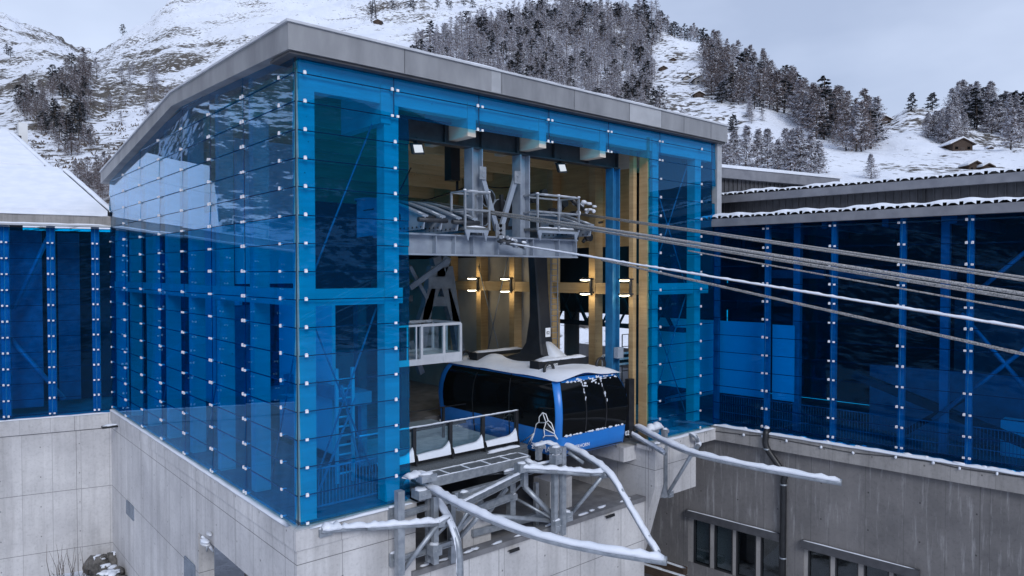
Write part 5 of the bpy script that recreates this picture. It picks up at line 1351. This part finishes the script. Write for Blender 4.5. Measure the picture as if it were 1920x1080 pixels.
# right bracket
d1 = onY(1246, 815, -.55); zb3 = onY(1246, 932, -.55).z; dj = onZ(1298, 850, .1)
gframe('guide_bracket', 'galvanised bracket holding the right guide rail on the concrete block', (14.3, -.5, -1),
       [((d1.x, -.55, d1.z + .15), (d1.x, -.55, zb3), .17)], [],
       [(onY(1252, 926, -.55), dj, .065)],
       [(onY(1232, 838, -.45), (.4, .14, .28)), (onY(1232, 900, -.45), (.4, .14, .28)), (onY(1256, 926, -.55), (.26, .16, .22)), (onY(1224, 808, -.4), (.5, .2, .16)), (onY(1247, 808, -.5), (.22, .2, .14))],
       [([onY(1215, 806, -.4), onY(1240, 800, -.4)], .3, .16)])
t0 = onY(1296, 815, -.38); t1 = onY(1309, 835, -.5); m = MB(); m.tube(smooth([t0, onY(1305, 820, -.7), t1, onZ(1300, 850, .1)], 5), .08, 8); o = single(m, 'stay_tube', 'galvanised', 'short bent tube with snow holding the right guide rail', 'tube')
m = MB(); m.snow([t0 + Z * .08, onY(1305, 820, -.7) + Z * .08, t1 + Z * .08], .2, .1); m.blob(t1 + Z * .06, .14); m.build('snow', 'snow', o)

# small floodlights on the ledge, lamps at the base
for u, v, lab in ((962, 1032, 'small black floodlight on the pit ledge nearer the left frame'), (1142, 968, 'small black floodlight on the pit ledge near the slanted pier')):
    p = onY(u, v, -.18); o = thing('ledge_floodlight', lab, 'floodlight', p, 'floodlights on the pit ledge')
    m = MB(); m.prism([p + Vector((-.14, 0, -.06)), p + Vector((.14, 0, -.06)), p + Vector((.14, -.16, .02)), p + Vector((-.14, -.16, .02))], (0, .02, .09)); m.build('housing', 'black_paint', o)
    m = MB(); m.tube([p + Vector((-.17, .05, 0)), p + Vector((-.17, -.08, .08)), p + Vector((.17, -.08, .08)), p + Vector((.17, .05, 0))], .015, 5); m.build('yoke', 'black_paint', o)
p = onX(212, 799, -.3); o = thing('wall_light', 'flat wall light with a cap of snow in the corner of the concrete walls', 'wall light', p)
m = MB(); m.box(p + Vector((-.45, -.12, -.05)), p + Vector((.2, .12, .05))); m.build('housing', 'black_paint', o); m = MB(); m.snow([p + Vector((-.43, 0, .05)), p + Vector((.18, 0, .05))], .24, .08); m.build('snow', 'snow', o)
p = onX(388, 1022, -.3); o = thing('camera_bracket', 'snow capped camera and lamp on a bracket in the recess of the base wall', 'security camera', p)
m = MB(); m.tube([p + Vector((.1, -.3, -.15)), p + Vector((.1, .9, .0))], .03, 6); m.tube([p, p + Vector((0, 0, -.2))], .03, 6); m.build('bracket', 'galvanised', o)
m = MB(); m.blob(p + Vector((0, .2, .0)), (.14, .30, .06), 0, 10, 6, .05); m.blob(p + Vector((.1, .1, .30)), (.08, .2, .05), 0, 10, 6, .05); m.build('lamp_head', 'white_metal', o)
m = MB(); m.snow([p + Vector((.1, -.2, -.12)), p + Vector((.1, .8, .03))], .1, .06); m.blob(p + Vector((0, .2, .07)), (.12, .26, .05)); m.build('snow', 'snow', o)
# string of cable along the right coping
m = MB(); pts = [RWG(*([RWG.hit(u, v, -.1)[0], -.1, RWG.hit(u, v, -.1)[1]])) for u, v in ((1338, 808), (1395, 815), (1430, 818), (1475, 826), (1540, 838), (1600, 849), (1680, 857), (1750, 867), (1800, 878), (1870, 888), (1925, 896))]
m.tube(smooth(pts, 4), .013, 5); o = single(m, 'light_cable', 'black_paint', 'thin black cable with snow tufts along the coping under the right glass', 'cable')
m = MB()
for p in pts[1:]: m.blob(p + Vector((-.03, 0, 0)), (.04, .05, .06), 0, 6, 4, .3)
m.build('snow', 'snow', o)
# rubble, dry grass and timbers at the foot of the walls
rr = random.Random(8)
for i in range(11):
    p = onZ(rr.uniform(182, 222), rr.uniform(1046, 1092), -7.1); m = MB(); m.blob(p, (rr.uniform(.3, .6), rr.uniform(.3, .6), rr.uniform(.25, .5)), 0, 8, 6, .3, rr)
    o = single(m, 'boulder', 'rock', 'dark snow dusted boulder in the rubble heap at the foot of the concrete corner', 'boulder', 'boulders in the corner rubble')
    m = MB(); m.blob(p + Vector((0, 0, .34)), (.22, .22, .09), 0, 8, 4, .35, rr); m.build('snow', 'snow', o)
m = MB()
for i in range(34):
    p = onZ(rr.uniform(90, 165), rr.uniform(1090, 1120), -7.4); q = p + Vector((rr.uniform(-.35, .35), rr.uniform(-.3, .3), rr.uniform(.6, 1.9))); m.tube([p, (p + q) / 2 + Vector((rr.uniform(-.1, .1), 0, .1)), q], [.012, .009, .004], 4)
o = single(m, 'dry_grass', 'brush', None, None); o['kind'] = 'stuff'; o['label'] = 'thin dry stalks in front of the left concrete wall'
for i, (u0, v0, u1, v1) in enumerate(((1195, 1042, 1285, 1072), (1190, 1058, 1290, 1090))):
    a = onZ(u0, v0, -6.3); b = onZ(u1, v1, -6.3); m = MB(); m.bar(a, b, .35, .3); o = single(m, 'timber_beam', 'chalet_wood', ('upper weathered timber lying at the foot of the right wall', 'lower weathered timber lying at the foot of the right wall')[i], 'timber')
    m = MB(); m.snow([a.lerp(b, .1) + Z * .15, b + Z * .15], .2, .05); m.build('snow', 'snow', o)

# ------------------------------------------------------------------ trees
def larch(seed, n, tw, frosty=.42, full=1.0):
    """bare conical larch, unit height; materials: bark / twig / frost"""
    r = random.Random(seed); tk = MB(); cr = MB()
    tk.tube([(0, 0, 0), (r.uniform(-.01, .01), r.uniform(-.01, .01), .5), (0, 0, 1)], [.014, .009, .002], 5, 0)
    for i in range(n):
        h = .05 + .94 * (i / n) ** .85
        L_ = full * (.34 * (1 - h) ** .85 + .015) * r.uniform(.6, 1.25)
        a = r.uniform(0, 6.283); d = Vector((math.cos(a), math.sin(a), 0)); side = Vector((-d.y, d.x, 0))
        p0 = Vector((0, 0, h)); p1 = p0 + d * L_ + Vector((0, 0, .06 * L_ + r.uniform(-.02, .03)))
        w = .006 + .02 * L_
        cr.add([p0, p0 + Vector((0, 0, .004)), p1], [(0, 1, 2)], 0)
        for k in range(tw):
            t = r.uniform(.2, 1.0); c = p0.lerp(p1, t); s = r.uniform(.014, .034) * (1.2 - .4 * t)
            dv = (d * r.uniform(-.3, 1) + side * r.uniform(-1, 1) + Vector((0, 0, r.uniform(-.7, .4)))).normalized() * s * 1.8
            sv = Vector((r.uniform(-1, 1), r.uniform(-1, 1), r.uniform(-.2, .9))).normalized() * s * .55
            fr = r.random() < frosty
            if fr: sv = side * s * .7 + Vector((0, 0, s * .25)); c = c + Vector((0, 0, .006))
            cr.add([c - sv, c + dv * .5 - sv * .2, c + dv, c + dv * .4 + sv], [(0, 1, 2, 3)], 1 if fr else 0)
    return tk.mesh('trunk', ['bark']), cr.mesh('crown', ['larch_twig', 'frost'])
def pine(seed, n, tw, frosty=.36):
    """dense dark stone pine, unit height, rounder"""
    r = random.Random(seed); tk = MB(); cr = MB()
    tk.tube([(0, 0, 0), (0, 0, .6), (0, 0, .97)], [.022, .014, .004], 6, 0)
    for i in range(n):
        h = .12 + .86 * (i / n); pr = math.sin(math.pi * min(1, (h + .12) * .86)) ** .7
        L_ = (.30 * pr * (1 - .45 * h) + .02) * r.uniform(.55, 1.15)
        a = r.uniform(0, 6.283); d = Vector((math.cos(a), math.sin(a), 0)); side = Vector((-d.y, d.x, 0)); p0 = Vector((0, 0, h)); p1 = p0 + d * L_ + Vector((0, 0, .06 * L_ - .02))
        cr.add([p0, p0 + Vector((0, 0, .006)), p1], [(0, 1, 2)], 0)
        for k in range(tw):
            t = r.uniform(.35, 1.05); c = p0.lerp(p1, t) + Vector((0, 0, r.uniform(-.015, .015))); s = r.uniform(.022, .045)
            fr = r.random() < frosty * (1.2 if t > .7 else .6)
            u_ = (d + side * r.uniform(-1, 1)).normalized() * s; v_ = Vector((r.uniform(-.5, .5), r.uniform(-.5, .5), 1)).normalized().cross(u_).normalized() * s * .7
            if not fr: v_ = (v_ + Vector((0, 0, r.uniform(-1, 1) * s))).normalized() * s * .7
            else: c = c + Vector((0, 0, .02))
            cr.add([c - u_ - v_ * .3, c - v_, c + u_, c + v_], [(0, 1, 2, 3)], 1 if fr else 0)
    return tk.mesh('trunk', ['bark']), cr.mesh('crown', ['pine_needle', 'frost'])
BIG_L = [larch(s, 210, 15, .52) for s in (1, 2, 3)]; MID_L = [larch(s, 120, 10, .52) for s in (4, 5, 6, 7)]; DRK_L = [larch(s, 130, 11, .24, 1.0) for s in (14, 15, 16)]
BIG_P = [pine(s, 90, 12) for s in (21, 22)]; MID_P = [pine(s, 55, 8, .26) for s in (23, 24, 25)]
def tree(kind, p, h, name, label, group, rr):
    tm, cm = rr.choice(kind)
    o = thing(name, label, 'tree', p - Vector((0, 0, .2)), group); o.rotation_euler = (R(rr.uniform(-2, 2)), R(rr.uniform(-2, 2)), rr.uniform(0, 6.28)); w = h * rr.uniform(1.1, 1.5); o.scale = (w, w, h)
    for nm, me in (('trunk', tm), ('crown', cm)):
        c = bpy.data.objects.new(nm, me); COL.objects.link(c); c.parent = o
    return o
def inpoly(x, y, P):
    c = False
    for (x0, y0), (x1, y1) in zip(P, P[1:] + P[:1]):
        if (y0 > y) != (y1 > y) and x < (x1 - x0) * (y - y0) / (y1 - y0) + x0: c = not c
    return c
def scatter(P, n, rr, mind=0):
    xs = [p[0] for p in P]; ys = [p[1] for p in P]; out = []; tries = 0
    while len(out) < n and tries < n * 60:
        tries += 1
        u, v = rr.uniform(min(xs), max(xs)), rr.uniform(min(ys), max(ys))
        if inpoly(u, v, P) and all((u - a) ** 2 + ((v - b) * 1.8) ** 2 > mind * mind for a, b in out): out.append((u, v))
    return out
rr = random.Random(31)
ntree = 0
def px_tree(kind, u, v, hpx, name, label, group=None):
    global ntree
    p, D = ground_at(u, v); ntree += 1
    return tree(kind, p, hpx * D / F, name, label, group, rr)
# singles one can tell apart
px_tree(BIG_P, 1710, 209, 36, 'pine_tree', 'round dark pine alone at the left end of the rocky knoll')
px_tree(BIG_P, 1748, 207, 34, 'pine_tree', 'squat dark pine standing right of the lone round pine on the knoll')
px_tree(BIG_L, 1633, 336, 48, 'larch_tree', 'small frosted larch standing alone in the snowy meadow above the right wing')
px_tree(BIG_P, 1545, 262, 52, 'pine_tree', 'bulky snow laden pine at the foot of the wooded spine')
px_tree(BIG_L, 1573, 240, 78, 'larch_tree', 'tallest dark larch rising over the lower end of the wooded spine')
px_tree(BIG_L, 1605, 285, 88, 'larch_tree', 'broad frosted larch at the lower tip of the wooded spine')
px_tree(BIG_P, 1353, 194, 42, 'pine_tree', 'snow laden pine just right of the hillside chalets')
px_tree(BIG_P, 1374, 247, 34, 'pine_tree', 'dark small pine on the slope above the roof end of the station')
px_tree(BIG_L, 1895, 280, 78, 'larch_tree', 'leaning frosted larch right of the dark chalet')
px_tree(BIG_L, 1805, 212, 62, 'larch_tree', 'tall dark larch at the left end of the crest row on the knoll')
for u, v, h in ((1352, 324, 80), (1375, 318, 74), (1398, 320, 84), (1420, 318, 76), (1440, 320, 80), (1458, 322, 62), (1482, 326, 84), (1500, 328, 90), (1520, 329, 80), (1535, 330, 66), (1365, 330, 60), (1470, 310, 70), (1490, 322, 60)):
    px_tree(BIG_L, u, v, h, 'larch_tree', 'tall frosted larch in the row just above the right wing roofs', 'frosted larches above the right wing')
for u, v in scatter([(1790, 205), (1830, 196), (1880, 215), (1920, 225), (1925, 270), (1870, 255), (1820, 235)], 34, rr, 7):
    px_tree(BIG_L if rr.random() < .7 else BIG_P, u, v + 4, rr.uniform(48, 66), 'larch_tree', 'dark larch in the dense row crowning the knoll at the right', 'trees crowning the right knoll')
for u, v in scatter([(1740, 225), (1790, 222), (1820, 258), (1780, 275), (1735, 258)], 16, rr, 8):
    px_tree(BIG_L, u, v, rr.uniform(38, 58), 'larch_tree', 'frosted larch in the clump on the flank of the rocky knoll', 'larches on the knoll flank')
spine = [(1318, 112), (1345, 92), (1400, 130), (1470, 172), (1560, 215), (1632, 246), (1650, 275), (1600, 292), (1530, 262), (1490, 225), (1400, 198), (1330, 195)]
for u, v in sorted(scatter(spine, 128, rr, 6), key=lambda q: q[1]):
    D_ = ground_at(u, v)[1]
    px_tree(DRK_L if rr.random() < .75 else BIG_L if rr.random() < .6 else MID_P, u, v, rr.uniform(11, 17) * F / D_, 'larch_tree', 'brown larch in the dense wood running down the spine of the hill at the right', 'larches on the wooded spine')
for u, v in scatter([(1370, 215), (1430, 200), (1440, 245), (1400, 262), (1365, 262)], 9, rr, 9):
    px_tree(MID_P if rr.random() < .5 else MID_L, u, v, rr.uniform(20, 34), 'young_tree', 'young snow dusted tree on the open slope below the spine wood', 'young trees on the open slope')
gully = [(30, 190), (70, 158), (120, 135), (165, 128), (178, 175), (165, 225), (180, 285), (120, 300), (85, 260), (40, 215)]
for u, v in sorted(scatter(gully, 60, rr, 6), key=lambda q: q[1]):
    px_tree(DRK_L if rr.random() < .6 else MID_P, u, v, rr.uniform(24, 44), 'conifer_tree', 'dark conifer in the dense wood filling the gully on the left mountainside', 'conifers in the left gully')
for u, v in scatter([(180, 140), (240, 130), (345, 165), (330, 240), (240, 260), (190, 200)], 20, rr, 14):
    px_tree(MID_L, u, v, rr.uniform(20, 36), 'larch_tree', 'small scattered larch on the rocky slope above the folded roof edge', 'scattered larches on the rocky slope')
for u, v in ((12, 100), (20, 106), (230, 22), (695, 24), (735, 18), (770, 12), (775, 20), (820, 14), (840, 12), (870, 10), (845, 18), (886, 14)):
    px_tree(MID_P, u, v + 2, rr.uniform(16, 26), 'pine_tree', 'tiny dark pine on the open snow slope high above the station', 'tiny pines on the high slope')
# the forest on the hill behind the station: nearest ones singly, the rest one mass
main = [(762, 108), (800, 84), (880, 62), (950, 40), (1020, 26), (1120, 24), (1210, 36), (1255, 58), (1222, 100), (1228, 160), (1208, 200), (1235, 290), (1120, 250), (1000, 205), (880, 172), (800, 150)]
pts = sorted(scatter(main, 1000, rr, 4.0), key=lambda q: -q[1])
crest = [(u, 26 + (u - 1080) * .2 + rr.uniform(-4, 8)) for u in range(1085, 1330, 6)]
left_n = max(0, 292 - ntree)
for u, v in pts[:left_n]:
    px_tree(MID_L if rr.random() < .9 else MID_P, u, v, rr.uniform(34, 50), 'larch_tree', 'frosted larch at the lower edge of the forest behind the station roof', 'larches of the forest behind the roof')
def mass(lst, kinds, hfun, name, label):
    V = []; Fc = []; MI = []; off = 0
    for u, v in lst:
        p, D = ground_at(u, v); h = hfun(u, v) * D / F; k = rr.choices(range(len(kinds)), [w for _, w in kinds])[0]; tm, cm = rr.choice(kinds[k][0]); a = rr.uniform(0, 6.28); ca, sa = math.cos(a), math.sin(a); w = h * rr.uniform(1.1, 1.5)
        for me, sh_ in ((tm, 3), (cm, 0)):
            co = np.empty(len(me.vertices) * 3, np.float32); me.vertices.foreach_get('co', co); co = co.reshape(-1, 3)
            q = np.stack([(co[:, 0] * ca - co[:, 1] * sa) * w + p.x, (co[:, 0] * sa + co[:, 1] * ca) * w + p.y, co[:, 2] * h + p.z - .2], -1); V.append(q)
            for f in me.polygons: Fc.append([i + off for i in f.vertices])
            base = 3 if sh_ else (2 if cm.materials[0].name == 'pine_needle' else 0)
            mi = [f.material_index for f in me.polygons]; MI += [(3 if sh_ else (1 if i == 1 else base)) for i in mi]
            off += len(co)
    me = bpy.data.meshes.new(name); me.from_pydata(np.concatenate(V).tolist(), [], Fc)
    for m in ('larch_twig', 'frost', 'pine_needle', 'bark'): me.materials.append(M[m])
    me.polygons.foreach_set('material_index', MI); me.update()
    o = bpy.data.objects.new(name, me); COL.objects.link(o); o['kind'] = 'stuff'; o['label'] = label
LOW_L = [larch(s, 70, 9, .56, 1.05) for s in (41, 42, 43, 44)]
mass(pts[left_n:], [(LOW_L, .86), (MID_P, .14)], lambda u, v: rr.uniform(30, 46), 'forest', 'dense frosted larch forest covering the hill behind the station roof')
mass(scatter([(1150, 205), (1232, 190), (1300, 255), (1330, 285), (1210, 270)], 42, rr, 5), [(LOW_L, .8), (MID_P, .2)], lambda u, v: rr.uniform(26, 44), 'thicket', 'loose frosted larches on the slope between the forest edge and the roof end')
mass(crest, [(DRK_L, .7), (MID_P, .3)], lambda u, v: rr.uniform(20, 34), 'forest', 'dark line of trees along the crest above the forest')
mass(scatter([(30, 195), (70, 160), (165, 130), (178, 175), (165, 230), (180, 290), (110, 300), (70, 260)], 60, rr, 5), [(DRK_L, .7), (MID_P, .3)], lambda u, v: rr.uniform(20, 36), 'thicket', 'dark undergrowth of conifers filling the left gully')
foot = scatter([(135, 330), (205, 325), (230, 360), (215, 400), (150, 370)], 40, rr, 4)
mass(foot, [(DRK_L, 1)], lambda u, v: rr.uniform(26, 44), 'thicket', 'brown leafless thicket between the annex roof and the station')
r5 = random.Random(77)
# brush on the rocky slope of the left mountain
m = MB()
for i in range(520):
    u, v = r5.uniform(20, 350), r5.uniform(120, 330); p, D = ground_at(u, v); s = r5.uniform(.5, 1.5)
    for k in range(5):
        a = r5.uniform(0, 6.28); c = p + Vector((r5.uniform(-s, s), r5.uniform(-s, s), 0)); m.add([c, c + Vector((math.cos(a) * s * .5, math.sin(a) * s * .5, s * .9)), c + Vector((math.cos(a) * s * .7, math.sin(a) * s * .7, s * .5))], [(0, 1, 2)])
o = m.build('shrubbery', 'brush'); o['kind'] = 'stuff'; o['label'] = 'low dark brush dotted over the rocky left mountainside'

# ------------------------------------------------------------------ chalets, pylon
def chalet(u, v, wpx, label, stone=False, hroof=.5):
    p, D = ground_at(u, v); w = wpx * D / F; o = thing('chalet', label, 'chalet', p)
    x = RGT; y = FWD; 
    def T(a, b, c): return p + x * a + y * b + Vector((0, 0, c - .4))
    h = w * .34; d = w * .8; rh = w * .2
    m = MB(); q = [T(-w * .42, 0, 0), T(w * .42, 0, 0), T(w * .42, 0, h), T(0, 0, h + rh), T(-w * .42, 0, h)]; m.prism(q, y * d); m.build('wall', 'chalet_stone' if stone else 'chalet_wood', o)
    for s in (-1, 1):
        m = MB(); m.prism([T(0, -.5, h + rh + .1), T(s * w * .54, -.5, h - w * .05), T(s * w * .54, -.5, h - w * .05 + .3), T(0, -.5, h + rh + .4)], y * (d + 1)); rf_ = m.build('roof', 'chalet_wood', o)
        m = MB(); m.prism([T(0, -.3, h + rh + .41), T(s * w * .54, -.3, h - w * .05 + .31), T(s * w * .54, -.3, h - w * .05 + .75), T(0, -.3, h + rh + .85)], y * (d + .8)); m.build('snow', 'snow', rf_)
    m = MB(); m.box((-w * .1, 0, 0), (w * .1, .08, h * .6)); m.v = [tuple(T(a, b - .08, c)) for a, b, c in m.v]; m.build('door', 'bark', o)
    m = MB(); m.box((w * .2, 0, h * .35), (w * .32, .08, h * .65)); m.box((-w * .32, 0, h * .35), (-w * .2, .08, h * .65)); m.v = [tuple(T(a, b - .08, c)) for a, b, c in m.v]; m.build('window', 'black_glass', o)
    return o
chalet(1805, 283, 44, 'dark timber chalet in the snow meadow under the knoll')
chalet(1318, 160, 34, 'pale stone house on the hillside right of the forest', True)
chalet(1288, 150, 14, 'small hut left of the pale stone house', True)
chalet(1311, 182, 20, 'dark barn standing just below the pale stone house')
chalet(1244, 132, 15, 'tiny dark barn at the edge of the forest'); chalet(1262, 116, 13, 'topmost tiny barn beside the forest edge')
chalet(1658, 233, 30, 'low roof showing in the dip between spine and knoll')
chalet(1830, 318, 30, 'left of the two low roofs just above the right wing roof'); chalet(1853, 318, 22, 'right of the two low roofs just above the right wing roof')
chalet(1857, 280, 9, 'tiny shed right of the dark timber chalet')
p, D = ground_at(701, 42); py_ = thing('lattice_pylon', 'thin lattice pylon on the high snow slope', 'pylon', p); hp = 46 * D / F; wd = 5 * D / F
for sx, sy in ((-1, -1), (1, -1), (1, 1), (-1, 1)): m = MB(); m.tube([p + RGT * (sx * wd) + FWD * (sy * wd), p + RGT * (sx * wd * .2) + FWD * (sy * wd * .2) + Vector((0, 0, hp))], .3, 5); m.build('leg', 'steel_dark', py_)
m = MB()
for i in range(6):
    t0, t1 = i / 6, (i + 1) / 6; a = lambda t, s: p + RGT * (s * wd * (1 - .8 * t)) - FWD * (wd * (1 - .8 * t)) + Vector((0, 0, hp * t)); m.tube([a(t0, -1), a(t1, 1)], .16, 4); m.tube([a(t0, 1), a(t1, -1)], .16, 4)
m.build('lattice', 'steel_dark', py_)
m = MB(); m.tube([p + RGT * -wd * 1.4 + Vector((0, 0, hp)), p + RGT * wd * 1.4 + Vector((0, 0, hp))], .4, 5); m.build('crossarm', 'steel_dark', py_)
chalet(708, 46, 17, 'small dark hut at the foot of the lattice pylon')
